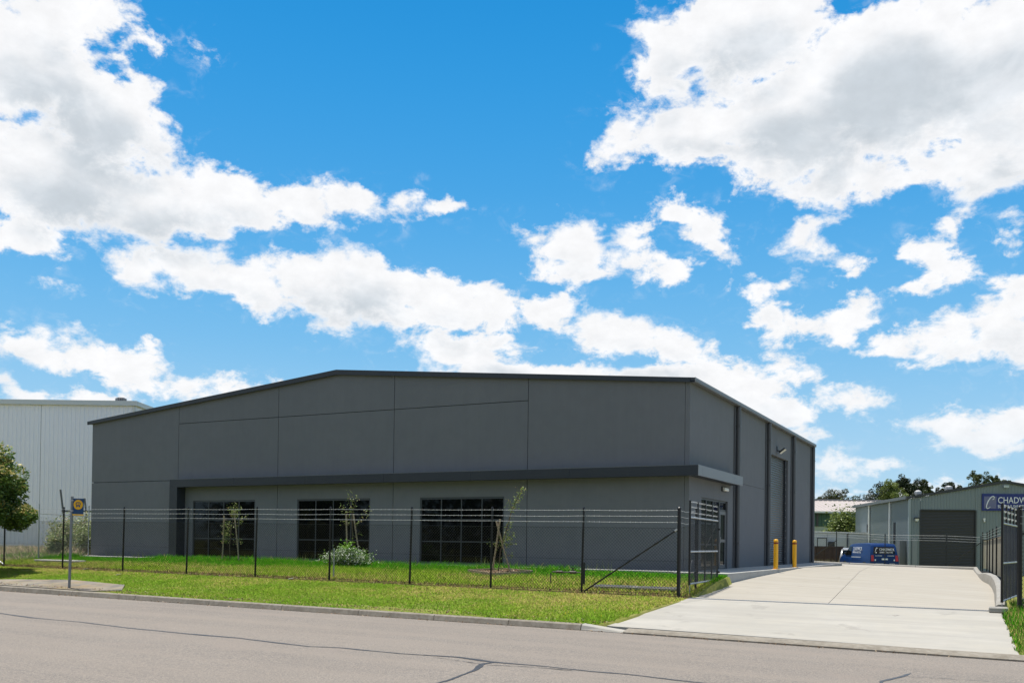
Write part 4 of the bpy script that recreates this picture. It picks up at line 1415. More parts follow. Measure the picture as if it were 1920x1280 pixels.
# mulch bed with a timber edge around it
bed = root('mulch_bed', (-5.0, -3.2, -0.12), 'diamond shaped mulch bed with pale timber edging round the leaning sapling', 'garden bed')
bx = [(-6.05, -3.2), (-5.0, -2.55), (-4.2, -3.05), (-5.15, -4.05)]
bx = [(-6.0, -3.25), (-5.35, -2.3), (-4.0, -2.9), (-4.75, -3.95)]
q = MB()
for i in range(4):
    a, b = Vector((*bx[i], lz(*bx[i]) + 0.0)), Vector((*bx[(i + 1) % 4], lz(*bx[(i + 1) % 4]) + 0.0))
    MB().obox(a + Vector((0, 0, -0.05)), b - a, Vector((-(b - a).y, (b - a).x, 0)).normalized() * 0.05, (0, 0, 0.17)).build('edging_board', STAKE, bed)
vs = [(x, y, lz(x, y) + 0.07) for x, y in bx]
q.add(vs + [(x, y, z - 0.2) for x, y, z in vs], [(0, 1, 2, 3), (7, 6, 5, 4), (0, 4, 5, 1), (1, 5, 6, 2), (2, 6, 7, 3), (3, 7, 4, 0)]).build('mulch', MULCH, bed)
BEDC = (-5.0, -3.1)


def shrub(name, label, group, base, rad, n, lsize, cols, wts, seed, stems=9, flat=0.75, cat='shrub', up=0.3):
    r_ = np.random.default_rng(seed)
    t = root(name, base, label, cat, group)
    rad = np.array(rad, float)
    b = np.array(base)
    s_ = MB()
    C, T = [], []
    for i in range(stems):
        a = r_.uniform(0, 6.283)
        tilt = r_.uniform(0.1, 0.95)
        e = b + np.array([math.cos(a) * tilt, math.sin(a) * tilt, (1 - 0.45 * tilt * tilt)]) * rad * r_.uniform(0.7, 1.0)
        m_ = b + (e - b) * 0.5 + np.array([0, 0, rad[2] * 0.14])
        s_.path([tuple(b + r_.normal(size=3) * 0.03 * np.array([1, 1, 0])), tuple(m_), tuple(e)], [0.014, 0.01, 0.004], 4)
        k = n // stems
        tt_ = r_.uniform(0.25, 1.05, k)[:, None]
        p = np.where(tt_ < 0.5, b + (m_ - b) * tt_ * 2, m_ + (e - m_) * (tt_ * 2 - 1))
        p = p + r_.normal(size=(k, 3)) * rad * 0.15
        p[:, 2] = np.maximum(p[:, 2], b[2] + 0.02)
        C.append(p)
        T.append(tints(k, cols, wts, n_rng=r_) * r_.uniform(0.75, 1.2))
    s_.build('stem', BARK, t)
    V, F, TT = leaf_quads(np.concatenate(C), lsize, np.concatenate(T), up=up, n_rng=r_)
    np_mesh('foliage', V, F, LEAF, t, TT)
    return t


shrub('shrub', 'low spreading shrub speckled with white leaves before the middle window', None, (-11.35, -2.5, lz(-11.35, -2.5) + 0.0), (1.25, 0.8, 0.58), 6500, 0.07,
      [(0.85, 0.87, 0.76), (0.15, 0.28, 0.04), (0.08, 0.17, 0.03), (0.45, 0.52, 0.3)], [3.2, 4, 3, 1.5], 31, 30)
shrub('leafy_shoot', 'fresh green fern-like shoots growing through the white flowering shrub', None, (-11.55, -2.35, lz(-11.5, -2.35)), (0.85, 0.5, 0.9), 300, 0.12, [(0.26, 0.48, 0.04), (0.17, 0.36, 0.03)], [1, 1], 32, 7, cat='plant')

# weeds in the lot behind the side fence
wcols = [(0.27, 0.34, 0.12), (0.4, 0.41, 0.2), (0.16, 0.22, 0.08), (0.52, 0.44, 0.27)]
for i, (x, y, rr_, h, lab) in enumerate(((-30.0, 0.4, 1.0, 1.6, 'scruffy grey-green shrub behind the side fence near the street tree'), (-31.3, 2.6, 1.4, 2.0, 'tall loose weed clump against the pale shed wall'), (-29.3, 2.5, 1.1, 1.5, 'olive weed bush in front of the pale shed'), (-28.6, 0.6, 0.9, 1.45, 'pale leafy bush beside the warehouse corner post'), (-27.9, -1.6, 0.7, 1.0, 'small weed bush at the foot of the side fence'), (-33.5, 3.5, 1.6, 1.8, 'dense weed thicket under the pale shed wall'))):
    shrub('weed_bush', lab, 'weed bushes in the lot behind the side fence', (x, y, lz(x, y) - 0.02), (rr_, rr_ * 0.8, h), 2600, 0.11, wcols if i != 3 else [(0.33, 0.4, 0.15), (0.46, 0.48, 0.27), (0.2, 0.26, 0.09)], [4, 3, 3, 2] if i != 3 else [3, 2, 3], 50 + i, 16)

# ------------------------------------------------------------------ neighbouring buildings
def ribbed(name, A, B, z0, top, m, parent, period=0.25, dep=0.03, rib=0.06, nrm=None):
    """profiled sheet from plan point A to B, ribs standing out along the left-hand normal; top(s) gives the upper edge"""
    A, B = Vector((*A, 0)), Vector((*B, 0))
    L = (B - A).length
    u = (B - A) / L
    nn = Vector((u.y, -u.x, 0)) if nrm is None else Vector((*nrm, 0))
    ss, dd = [], []
    s = 0.0
    while s < L:
        for ds, d in ((0, 0), (period - rib - 0.03, 0), (period - rib, dep), (period - 0.03, dep)):
            if s + ds < L:
                ss.append(s + ds)
                dd.append(d)
        s += period
    ss.append(L)
    dd.append(0)
    k = len(ss)
    V = []
    for lev in (0, 1):
        for s, d in zip(ss, dd):
            p = A + u * s + nn * d
            V.append((p.x, p.y, top(s) if lev else z0))
    F = [(i, i + 1, k + i + 1, k + i) for i in range(k - 1)]
    return MB().add(V, F).build(name, m, parent, local=True, recalc=False)


# pale shed, left: the corner faces the street, its long wall runs off to the left
sh = root('pale_shed', (-36.63, 9.88, -0.1), 'tall pale grey ribbed metal shed beyond the weeds at the left', 'shed', rz=math.atan2(RT.y, RT.x))
H = 9.0
for x0, x1 in ((-22, -16.5), (-16.5, -11.0), (-11.0, -5.5), (-5.5, 0.0)):
    ribbed('wall_sheet', (x0 + 0.01, 0), (x1 - 0.01, 0), 0, lambda s: H - 0.28, SHEDW, sh, 0.255)
ribbed('wall_sheet', (0, 0), (0, 24), 0, lambda s: H - 0.28, SHEDW, sh, 0.255)
q = MB()
q.box(-22, 0.15, 0.0, -0.15, 24, H - 0.3)
q.build('inner_frame', DKTRIM, sh, local=True)
q = MB()
q.box(-22.1, -0.16, H - 0.28, 0.16, 0.03, H)
q.build('gutter', SHEDTRIM, sh, local=True)
MB().box(-0.03, 0.03, H - 0.27, 0.17, 24.1, H - 0.01).build('gutter', SHEDTRIM, sh, local=True)
MB().prism([(-22, 0.1, H - 0.05), (0, 0.1, H - 0.05), (0, 12, H + 0.15), (-22, 12, H + 0.15)], (0, 0, 0.03)).build('roof', SHEDTRIM, sh, local=True)
MB().box(-0.06, -0.06, 0, 0.05, 0.05, H - 0.3).build('corner_flashing', SHEDTRIM, sh, local=True)
vt = root('roof_ventilator', (0, 0, 0), 'dark round turbine ventilator on the pale shed roof edge', 'ventilator')
vt.location = (-36.63 + RT.x * -1.45 + FW.x * 1.5, 9.88 + RT.y * -1.45 + FW.y * 1.5, H - 0.1)
MB().lathe((0, 0, 0), [(0.22, -0.05), (0.22, 0.1), (0.29, 0.14), (0.31, 0.24), (0.29, 0.36), (0.2, 0.42)], 18).build('turbine', DKTRIM, vt, local=True, smooth=True)
for k in range(18):
    t = 2 * math.pi * k / 18
    MB().obox((0.3 * math.cos(t), 0.3 * math.sin(t), 0.13), (0.03 * math.cos(t), 0.03 * math.sin(t), 0), (-0.02 * math.sin(t), 0.02 * math.cos(t), 0), (0, 0, 0.24)).build('vane', GALV, vt, local=True)
lf = root('steel_frame', (-35.6, 4.8, 0), 'dark steel frame with two leaning posts against the pale shed', 'steel frame')
MB().obox((-36.05, 4.6, 3.4), (0.075, 0.03, 0), (-0.03, 0.06, 0), (0.42, 0.22, -3.4)).build('post', mat('dull_steel', (0.1, 0.105, 0.11), 0.6), lf)
MB().obox((-34.9, 5.2, 2.95), (0.075, 0.03, 0), (-0.03, 0.06, 0), (0.35, 0.18, -2.95)).build('post', mat('dull_steel', (0.1, 0.105, 0.11), 0.6), lf)
MB().obox((-35.85, 4.6, 2.2), (1.75, 0.92, 0), (-0.05, 0.1, 0), (0, 0, 0.1)).build('beam', mat('dull_steel', (0.1, 0.105, 0.11), 0.6), lf)

# blue-grey factory with the sign, right
ch = root('blue_grey_factory', (3.11, 38.79, -0.62), 'blue grey ribbed factory with dark roller door and low gable at the right', 'factory', rz=R(20.38))
E0, R0, RXC = 4.81, 5.88, 6.0


def ctop(s):
    return E0 + (R0 - E0) * (1 - abs(s - RXC) / RXC) - 0.06


bays = [(0, 0.72, 0), (0.72, 4.16, 4.02), (4.16, 8.0, 0), (8.0, 12.0, 0)]
for x0, x1, zb in bays:
    ribbed('wall_sheet', (x0 + 0.005, 0), (x1 - 0.005, 0), zb or -0.26, (lambda a: (lambda s: ctop(a + s)))(x0), BLUEGREY, ch, 0.19, 0.028)
for y0, y1 in ((0, 4.4), (4.4, 10.2), (10.2, 15.1)):
    ribbed('wall_sheet', (0, y1 - 0.005), (0, y0 + 0.005), -0.26, lambda s: E0 - 0.06, BLUEGREY, ch, 0.19, 0.028)
MB().box(0.1, 0.3, 0, 11.9, 15.0, E0 - 0.2).build('inner_frame', DKTRIM, ch, local=True)
q = MB()
q.prism([(-0.12, -0.05, E0 - 0.06), (RXC, -0.05, R0 - 0.06), (12.12, -0.05, E0 - 0.06), (12.12, -0.05, E0 + 0.1), (RXC, -0.05, R0 + 0.1), (-0.12, -0.05, E0 + 0.1)], (0, -0.08, 0))
q.build('barge_capping', DKTRIM, ch, local=True)
q = MB()
for sx in (-1, 1):
    xe = -0.1 if sx < 0 else 12.1
    q.prism([(xe, -0.1, E0 + 0.05), (RXC, -0.1, R0 + 0.05), (RXC, -0.1, R0 + 0.085), (xe, -0.1, E0 + 0.085)], (0, 15.3, 0))
q.build('roof', mat('weathered_roof', (0.07, 0.07, 0.072), 0.6), ch, local=True)
MB().box(-0.26, -0.05, E0 - 0.09, -0.035, 15.2, E0 + 0.11).build('gutter', mat('grey_gutter', (0.1, 0.104, 0.11), 0.5), ch, local=True)
for y in (4.36, 10.22):
    MB().tube((-0.1, y, 0), (-0.1, y, E0 - 0.05), 0.075, n=10).build('downpipe', WHITEPL, ch, local=True, smooth=True)
MB().box(-0.05, -0.06, 0, 0.09, 0.09, E0 - 0.06).build('corner_flashing', mat('pale_flashing', (0.3, 0.34, 0.35), 0.5), ch, local=True)
for y, z0, z1 in ((3.2, 1.78, 3.26), (10.75, 1.5, 3.3)):
    MB().box(-0.05, y, z0, 0.0, y + 0.42, z1).build('window', mat('dark_louvre', (0.012, 0.013, 0.017), 0.6, 0.2), ch, local=True)
n = 60
zc = np.linspace(-0.24, 4.0, n * 3 + 1)
yc = 0.06 + 0.012 * np.sin(zc / 0.1 * 2 * np.pi)
V = np.concatenate([np.stack([np.full_like(zc, x), yc, zc], 1) for x in (0.72, 4.16)])
k = len(zc)
F = np.stack([np.arange(k - 1), k + np.arange(k - 1), k + np.arange(1, k), np.arange(1, k)], 1)
rd = np_mesh('roller_door', V, F, DKDOOR, None, smooth=True)
rd.parent = ch
q = MB().box(0.66, -0.04, 0, 0.73, 0.1, 4.03).box(4.15, -0.04, 0, 4.22, 0.1, 4.03).box(0.73, -0.04, 3.99, 4.15, 0.1, 4.06)
q.build('door_frame', DKTRIM, ch, local=True)
sg = MB().box(4.53, -0.1, 4.0, 8.05, -0.045, 5.11).build('sign_board', SIGNBLUE, ch, local=True)
for k in range(11):
    z = 4.17 + k * 0.072
    MB().box(4.66, -0.108, z, 5.42, -0.102, z + 0.03).build('sign_stripe', SIGNLILAC, sg, local=True)
cpts = []
for t in np.linspace(0, 1, 22):
    a = R(40) + t * R(275)
    rx_, rz_ = 0.17, 0.4
    x = math.cos(a) * rx_
    z = math.sin(a) * rz_
    cpts.append((5.04 + x + z * 0.42, -0.125, 4.54 + z))
cpts = [(5.17, -0.125, 4.72)] + cpts
MB().path(cpts, [0.02] + [0.034] * 15 + [0.028, 0.026, 0.024, 0.022, 0.02, 0.018, 0.016], 6).build('sign_letter', SIGNWHITE, sg, local=True, smooth=True)
text_part('CHADWICK', 0.58, (5.50, -0.106, 4.5), (R(90), 0, 0), SIGNWHITE, sg, 'lettering', 0.006, 0.80)
text_part('BLINDS & SHUTTERS', 0.305, (5.50, -0.106, 4.18), (R(90), 0, 0), SIGNWHITE, sg, 'lettering', 0.006, 0.70)
MB().box(5.85, -0.3, 5.5, 6.13, -0.13, 5.66).build('flood_light', mat('pale_lamp_body', (0.4, 0.45, 0.44), 0.5), ch, local=True)
MB().box(4.62, -0.14, 3.38, 4.74, -0.03, 3.5).tube((4.68, -0.1, 3.38), (4.68, -0.16, 3.26), 0.05, n=8).build('security_camera', WHITEPL, ch, local=True)
MB().box(0.3, -0.26, 3.44, 0.58, -0.04, 3.52).build('wall_light', DKTRIM, ch, local=True)
MB().prism([(0.33, -0.22, 3.43), (0.55, -0.22, 3.43), (0.52, -0.2, 3.27), (0.36, -0.2, 3.27)], (0, 0.14, 0)).build('wall_light', WHITEPL, ch, local=True)
MB().box(-0.45, 0.5, 0, -0.05, 1.1, 1.95).build('meter_cabinet', mat('meter_box_grey', (0.16, 0.17, 0.175), 0.5), ch, local=True)
MB().box(0.18, -0.08, 0, 0.5, -0.03, 2.1).build('side_door', mat('pale_door', (0.24, 0.26, 0.265), 0.5), ch, local=True)
for (lx_, ly_, lz_, s_, lab) in ((1.75, 4.2, 5.15, 1.0, 'smaller white whirlybird vent low on the factory roof'), (3.9, 4.5, 5.5, 1.1, 'white whirlybird vent near the factory roof ridge')):
    p = Matrix.Rotation(R(20.38), 3, 'Z') @ Vector((lx_, ly_, 0)) + Vector((3.11, 38.79, lz_ - 0.62))
    v = root('roof_vent', p, lab, 'roof vent', 'whirlybird vents on the factory roof')
    MB().lathe((0, 0, 0), [(0.17 * s_, -0.15), (0.17 * s_, 0.12), (0.22 * s_, 0.15), (0.235 * s_, 0.24), (0.21 * s_, 0.34), (0.12 * s_, 0.4), (0.03, 0.42)], 16).build('turbine', mat('pale_vent_metal', (0.55, 0.54, 0.52), 0.45), v, local=True, smooth=True)
    for k in range(14):
        t = 2 * math.pi * k / 14
        MB().obox((0.215 * s_ * math.cos(t), 0.215 * s_ * math.sin(t), 0.14), (0.035 * math.cos(t), 0.035 * math.sin(t), 0), (-0.015 * math.sin(t), 0.015 * math.cos(t), 0), (0, 0, 0.2 * s_)).build('vane', mat('vent_vane', (0.35, 0.34, 0.33), 0.5), v, local=True)

# green shed far behind
gs = root('green_shed', (-11.1, 85.5, -0.62), 'long green walled shed with a faded pale roof behind the site cabins', 'shed', rz=math.atan2(RT.y, RT.x))
for x0, x1 in ((-8, 0.35), (0.35, 3.6), (3.6, 16)):
    ribbed('green_wall', (x0, 0), (x1, 0), 3.9, lambda s: 5.6, GREENCLAD, gs, 0.6, 0.05, 0.1)
    MB().box(x0 - 0.12, -0.1, 3.9, x0 + 0.12, 0.06, 5.6).build('wall_post', DKTRIM, gs, local=True)
MB().box(-8, 0.05, 0, 16, 0.3, 3.9).build('lower_wall', PALEGREEN, gs, local=True)
MB().box(-8, 0.3, 0, 16, 14, 5.5).build('inner_frame', DKTRIM, gs, local=True)
V, F = [], []
xs = np.arange(-8.5, 16.5, 0.6)
for x in xs:
    for dx, dz_ in ((0, 0), (0.42, 0), (0.47, 0.06), (0.55, 0.06)):
        V += [(x + dx, -0.7, 5.62 + dz_), (x + dx, 7.5, 7.3 + dz_)]
k = len(V) // 2
F = [(2 * i, 2 * i + 2, 2 * i + 3, 2 * i + 1) for i in range(k - 1)]
MB().add(V, F).build('roof', ROOFPINK, gs, local=True, recalc=False)
MB().box(-8.5, -0.78, 5.46, 16.5, -0.66, 5.66).build('gutter', SHEDTRIM, gs, local=True)
MB().box(-8.5, 7.3, 7.2, 16.5, 7.9, 7.48).build('ridge_cap', mat('grey_ridge', (0.2, 0.2, 0.2), 0.5), gs, local=True)

# site cabins
for i, (lab, off) in enumerate((('white site cabin with a door and a window air conditioner', -3.1), ('second white site cabin right beside the blue grey factory wall', 1.62))):
    sc_ = root('site_cabin', (-3.4 + RT.x * off, 47.0 + RT.y * off, -0.62), lab, 'site cabin', 'white site cabins in the far yard', rz=math.atan2(RT.y, RT.x))
    MB().box(0, 0, 0.15, 4.6, 2.6, 2.55).build('body', CABINW, sc_, local=True, bevel=0.03)
    MB().box(-0.05, -0.06, 2.552, 4.65, 2.66, 2.66).build('roof', SHEDTRIM, sc_, local=True)
    for x in (0.0, 1.5, 3.05, 4.53):
        MB().box(x, -0.025, 0.15, x + 0.07, -0.002, 2.55).build('corner_trim', mat('cabin_trim', (0.36, 0.38, 0.41), 0.5), sc_, local=True)
    d_ = MB()
    for (x0, z0, x1, z1) in ((2.3, 0.3, 2.35, 2.2), (3.0, 0.3, 3.05, 2.2), (2.351, 2.15, 2.999, 2.2)):
        d_.box(x0 + 0.4 * i, -0.03, z0, x1 + 0.4 * i, -0.004, z1)
    d_.build('door_frame', DKTRIM, sc_, local=True)
    MB().box(3.15 + 0.4 * i, -0.2, 1.55, 3.6 + 0.4 * i, -0.004, 1.9).build('air_conditioner', WHITEPL if i else DKTRIM, sc_, local=True)
sk_ = root('skip_bin', (-3.0, 39.4, -0.86), 'rusty brown steel skip bin in front of the site cabins', 'skip bin', rz=math.atan2(RT.y, RT.x))
q = MB()
q.prism([(0.0, 0, 0.1), (1.75, 0, 0.1), (1.95, 0, 1.7), (-0.25, 0, 1.7)], (0, 1.5, 0))
q.build('body', RUST, sk_, local=True)
MB().box(-0.3, -0.05, 1.702, 2.0, 0.05, 1.78).build('rim', RUST, sk_, local=True)
for x in (0.1, 0.65, 1.2, 1.7):
    MB().box(x, -0.05, 0.15, x + 0.07, -0.003, 1.68).build('stiffener', RUST, sk_, local=True)


# ------------------------------------------------------------------ vehicles
def vehicle(name, label, cat, loc, rz, prof, W2, roof_in, paint, belt, L, wheels):
    """lofted body from a side profile (y forward, z up); width narrows above the belt line"""
    t = root(name, loc, label, cat, None, rz)
    n = len(prof)

    def half(z):
        return W2 - max(0, z - belt) * roof_in
    us = [-1, -0.96, -0.8, 0, 0.8, 0.96, 1]
    drop = [0.0, 0.0, 0.0, 0.0, 0.0, 0.0, 0.0]
    V = []
    top = max(p[1] for p in prof)
    for u in us:
        for (y, z) in prof:
            e = abs(u)
            zz_ = z - (0.07 if e == 1 else 0.02 if e == 0.96 else 0) * (z > belt * 0.95 + 0.25)
            yy_ = y * (1 - (0.012 if e == 1 else 0.004 if e == 0.96 else 0))
            V.append((u * half(z), yy_, zz_))
    F = []
    for i in range(len(us) - 1):
        for j in range(n):
            F.append((i * n + j, i * n + (j + 1) % n, (i + 1) * n + (j + 1) % n, (i + 1) * n + j))
    F.append(tuple(range(n)))
    F.append(tuple(range(len(us) * n - 1, (len(us) - 1) * n - 1, -1)))
    MB().add(V, F).build('body', paint, t, local=True, smooth=True)
    for y in wheels:
        for sx in (-1, 1):
            w_ = MB().tube((sx * (W2 - 0.2), y, 0.33), (sx * (W2 + 0.012), y, 0.33), 0.33, n=20).build('wheel', RUBBER, t, local=True, smooth=True)
            MB().tube((sx * (W2 + 0.013), y, 0.33), (sx * (W2 + 0.02), y, 0.33), 0.2, n=14).build('rim', RIMM, w_, local=True, smooth=True)
    return t, half


vprof = [(-2.42, 0.28), (-2.46, 0.55), (-2.44, 1.02), (-2.36, 1.35), (-2.26, 1.82), (-2.12, 1.95), (-1.2, 2.0), (0.4, 1.97), (0.95, 1.9), (1.62, 1.32), (2.2, 1.06), (2.42, 0.8), (2.45, 0.3)]
van, half = vehicle('delivery_van', 'blue signwritten van parked behind the far yard kerb', 'van', (0.66, 38.0, -0.84), R(31), vprof, 0.95, 0.16, VANBLUE, 1.05, 4.9, (-1.55, 1.5))


def vside(name, pts, m, dx=0.006, par=None, sx=-1):
    """a panel lying on the van's side, pts in (y, z)"""
    q = MB()
    q.prism([(sx * (half(z) + dx), y, z) for y, z in pts], (sx * 0.006, 0, 0))
    return q.build(name, m, par or van, local=True)


vside('side_window', [(0.55, 1.2), (1.45, 1.2), (1.5, 1.28), (0.98, 1.74), (0.55, 1.78)], GLASSDK)
vside('side_window', [(0.55, 1.2), (1.45, 1.2), (1.5, 1.28), (0.98, 1.74), (0.55, 1.78)], GLASSDK, sx=1)
vside('wheel_arch', [(-1.95, 0.3), (-1.93, 0.55), (-1.75, 0.74), (-1.55, 0.79), (-1.35, 0.74), (-1.17, 0.55), (-1.15, 0.3)], DKTRIM, 0.002)
vside('wheel_arch', [(1.1, 0.3), (1.12, 0.55), (1.3, 0.74), (1.5, 0.79), (1.7, 0.74), (1.88, 0.55), (1.9, 0.3)], DKTRIM, 0.002)
vside('bumper_strip', [(-1.1, 0.62), (1.05, 0.62), (1.05, 0.67), (-1.1, 0.67)], VANBLUE, 0.01)


def rear_y(z):
    return float(np.interp(z, [0.28, 0.55, 1.02, 1.35, 1.82], [-2.42, -2.46, -2.44, -2.36, -2.26]))


def vrear(name, pts, m, d=0.006, par=None):
    q = MB()
    vs = [(x, rear_y(z) - d, z) for x, z in pts]
    q.prism(vs, (0, -0.006, 0))
    return q.build(name, m, par or van, local=True)


vrear('rear_window', [(-0.72, 1.3), (0.72, 1.3), (0.66, 1.76), (-0.66, 1.76)], GLASSDK)
for sx in (-1, 1):
    vrear('tail_lamp', [(sx * 0.9, 0.84), (sx * 0.7, 0.84), (sx * 0.72, 1.22), (sx * 0.88, 1.22)], TAILRED, 0.012)
    vrear('lamp_lens', [(sx * 0.66, 0.86), (sx * 0.58, 0.86), (sx * 0.58, 0.96), (sx * 0.66, 0.96)], SIGNWHITE, 0.01)
vrear('number_plate', [(-0.2, 0.92), (0.2, 0.92), (0.2, 1.02), (-0.2, 1.02)], SIGNWHITE, 0.02)
MB().box(-0.93, -2.52, 0.3, 0.93, -2.4, 0.52).build('bumper', VANBLUE, van, local=True, bevel=0.03)
MB().box(-1.09, 1.18, 1.22, -0.98, 1.26, 1.38).build('mirror', DKTRIM, van, local=True, bevel=0.02)
cp = [(-0.50 + math.cos(R(40) + t * R(275)) * 0.06 + math.sin(R(40) + t * R(275)) * 0.055, rear_y(1.53 + math.sin(R(40) + t * R(275)) * 0.17) - 0.03, 1.53 + math.sin(R(40) + t * R(275)) * 0.17) for t in np.linspace(0, 1, 14)]
MB().path(cp, 0.014, 5).build('sign_letter', SIGNWHITE, van, local=True)
tr_ = (R(90 - 12), 0, 0)
text_part('CHADWICK', 0.25, (-0.30, rear_y(1.52) - 0.022, 1.5), tr_, SIGNWHITE, van, 'lettering', 0.004, 0.72)
text_part('BLINDS & SHUTTERS', 0.12, (-0.30, rear_y(1.38) - 0.022, 1.36), tr_, SIGNWHITE, van, 'lettering', 0.004, 0.8)
for (x0, x1, z) in ((-0.6, -0.18, 1.17), (0.2, 0.62, 1.17), (-0.6, -0.1, 0.66), (0.3, 0.65, 0.66), (-0.55, 0.62, 0.57)):
    q = MB()
    for x in np.arange(x0, x1, 0.075):
        q.box(x, rear_y(z) - 0.02, z, x + 0.05, rear_y(z) - 0.012, z + 0.035)
    q.build('small_print', SIGNWHITE, van, local=True)
vr = (R(90), 0, R(-90))
text_part('CHADWICK', 0.34, (-half(1.5) - 0.016, 0.3, 1.5), vr, SIGNWHITE, van, 'lettering', 0.004, 0.75)
text_part('BLINDS & SHUTTERS', 0.16, (-half(1.36) - 0.016, 0.3, 1.33), vr, SIGNWHITE, van, 'lettering', 0.004, 0.85)
q = MB()
for y in np.arange(-1.0, 0.35, 0.12):
    q.box(-half(1.05) - 0.014, y, 1.04, -half(1.05) - 0.006, y + 0.08, 1.1)
q.build('small_print', SIGNWHITE, van, local=True)
cprof = [(-2.2, 0.3), (-2.25, 0.7), (-2.15, 1.05), (-1.75, 1.55), (-1.3, 1.66), (0.2, 1.66), (1.05, 1.12), (2.0, 0.95), (2.25, 0.7), (2.25, 0.3)]
car, _h = vehicle('parked_wagon', 'pale silver wagon parked beyond the blue van, mostly hidden', 'car', (-1.3, 42.0, -0.84), R(20), cprof, 0.88, 0.3, CARGREY, 0.98, 4.5, (-1.4, 1.4))
q = MB().prism([(-0.72, -2.19, 1.12), (0.72, -2.19, 1.12), (0.64, -1.84, 1.5), (-0.64, -1.84, 1.5)], (0, -0.02, 0.01))
q.build('rear_window', GLASSDK, car, local=True)
for sx in (-1, 1):
    MB().box(sx * 0.78 - 0.07, -2.27, 0.75, sx * 0.78 + 0.07, -2.2, 1.0).build('tail_lamp', TAILRED, car, local=True)

# ------------------------------------------------------------------ far vegetation
shrub('rounded_bush', 'rounded olive bush in front of the green shed wall', None, (-3.35, 55.8, -0.6), (2.3, 1.9, 4.1), 11000, 0.24, [(0.15, 0.2, 0.045), (0.22, 0.26, 0.07), (0.09, 0.13, 0.03)], [4, 3, 2], 70, 70, cat='bush')
shrub('rounded_bush', 'small green bush low against the pale green wall', None, (-9.6, 60.0, -0.6), (1.1, 1.0, 3.0), 900, 0.22, [(0.1, 0.14, 0.035), (0.06, 0.09, 0.02)], [4, 3], 71, 16, cat='bush')
GUM = [(0.045, 0.065, 0.022), (0.075, 0.1, 0.03), (0.11, 0.13, 0.045)]
DARK = [(0.016, 0.028, 0.012), (0.028, 0.045, 0.016), (0.045, 0.065, 0.02)]
LITE = [(0.14, 0.18, 0.045), (0.2, 0.24, 0.06), (0.09, 0.13, 0.03)]
OLIVE = [(0.06, 0.065, 0.025), (0.085, 0.08, 0.035), (0.04, 0.05, 0.02)]
FT = [('T0', -37.45, 241.1, 14.5, 2.6, 0.8, GUM, 'small green tree top right beside the warehouse far corner'),
      ('T1', -32.75, 243.6, 17.5, 4.6, 0.75, OLIVE, 'broad olive gum behind the green shed roof'),
      ('T2', -27.6, 246.1, 15.2, 3.2, 0.8, GUM, 'low rounded tree right of the broad olive gum'),
      ('T13', -23.6, 250.0, 16.3, 5.2, 0.7, DARK, 'low dark tree sloping down left of the tall dark trees'),
      ('T16', -27.0, 252.0, 14.6, 6.0, 0.5, DARK, 'low dark thicket just above the faded shed roof'),
      ('T3', -20.8, 252.0, 19.8, 4.0, 0.9, DARK, 'dark dense tree behind the bright green tree'),
      ('T5', -16.6, 254.0, 21.3, 2.8, 0.9, DARK, 'dark tree whose crown stands highest above the bright green tree'),
      ('T4', -18.3, 247.0, 19.5, 3.7, 1.0, LITE, 'bright green rounded tree over the factory roof'),
      ('T6', -13.9, 253.0, 20.4, 3.3, 1.0, DARK, 'dark upright tree right of the bright green tree'),
      ('T7', -10.9, 254.6, 19.7, 2.3, 1.0, GUM, 'loose open gum before the low white cloud'),
      ('T8', -7.4, 256.7, 17.6, 2.6, 0.9, OLIVE, 'small olive tree behind the first roof vent'),
      ('T9', -4.4, 258.3, 19.9, 3.0, 0.9, DARK, 'dark gum between the two roof vents'),
      ('T14', -0.6, 259.0, 18.0, 3.6, 0.8, LITE, 'low light green tree behind the taller roof vent'),
      ('T10', 2.4, 262.0, 22.6, 3.2, 0.85, GUM, 'tall spreading gum above the factory gable'),
      ('T11', 6.5, 264.2, 21.1, 1.6, 1.0, GUM, 'slim gum above the factory gable peak'),
      ('T12', 9.2, 265.4, 20.4, 2.0, 0.8, GUM, 'smaller gum at the far right over the factory roof')]
for i, (nm, x, y, top, r_, asp, cols, lab) in enumerate(FT):
    open_ = nm in ('T7', 'T10', 'T11', 'T12', 'T9', 'T8')
    ch_ = r_ * asp * 1.15
    broad_tree('gum_tree' if open_ or cols in (GUM, OLIVE) else 'leafy_tree', lab, 'tree', 'trees on the skyline behind the factory', (x, y, -0.7), top,
               (x, y, top - ch_), (r_, r_, ch_), 3600 if open_ else 7500, 0.42, cols, [4, 4, 2], 0.28, 32 if open_ else 54, PALEBARK, 0.25 if open_ else 0.29, seed=100 + i, shell=0.35 if open_ else 0.1)
# mass of trees across the street behind the photographer: seen only in the window glass
r_ = np.random.default_rng(77)
n = 40000
cx_ = r_.uniform(-70, 60, n)
u = r_.uniform(0, 1, n)
hh = 11.5 + 3.5 * np.sin(cx_ * 0.23) + 2.5 * np.sin(cx_ * 0.61 + 1)
C = np.stack([cx_, -50 + r_.normal(size=n) * 2.0, -0.8 + u * hh], 1)
V, F, TT = leaf_quads(C, 0.75, tints(n, DARK, [3, 4, 3], n_rng=r_), n_rng=r_)
tl = np_mesh('woodland', V, F, LEAF, None, TT)
tag(tl, 'band of dark trees across the street, mirrored in the window glass', kind='stuff')
# dry grass behind the far kerb and below the cabins

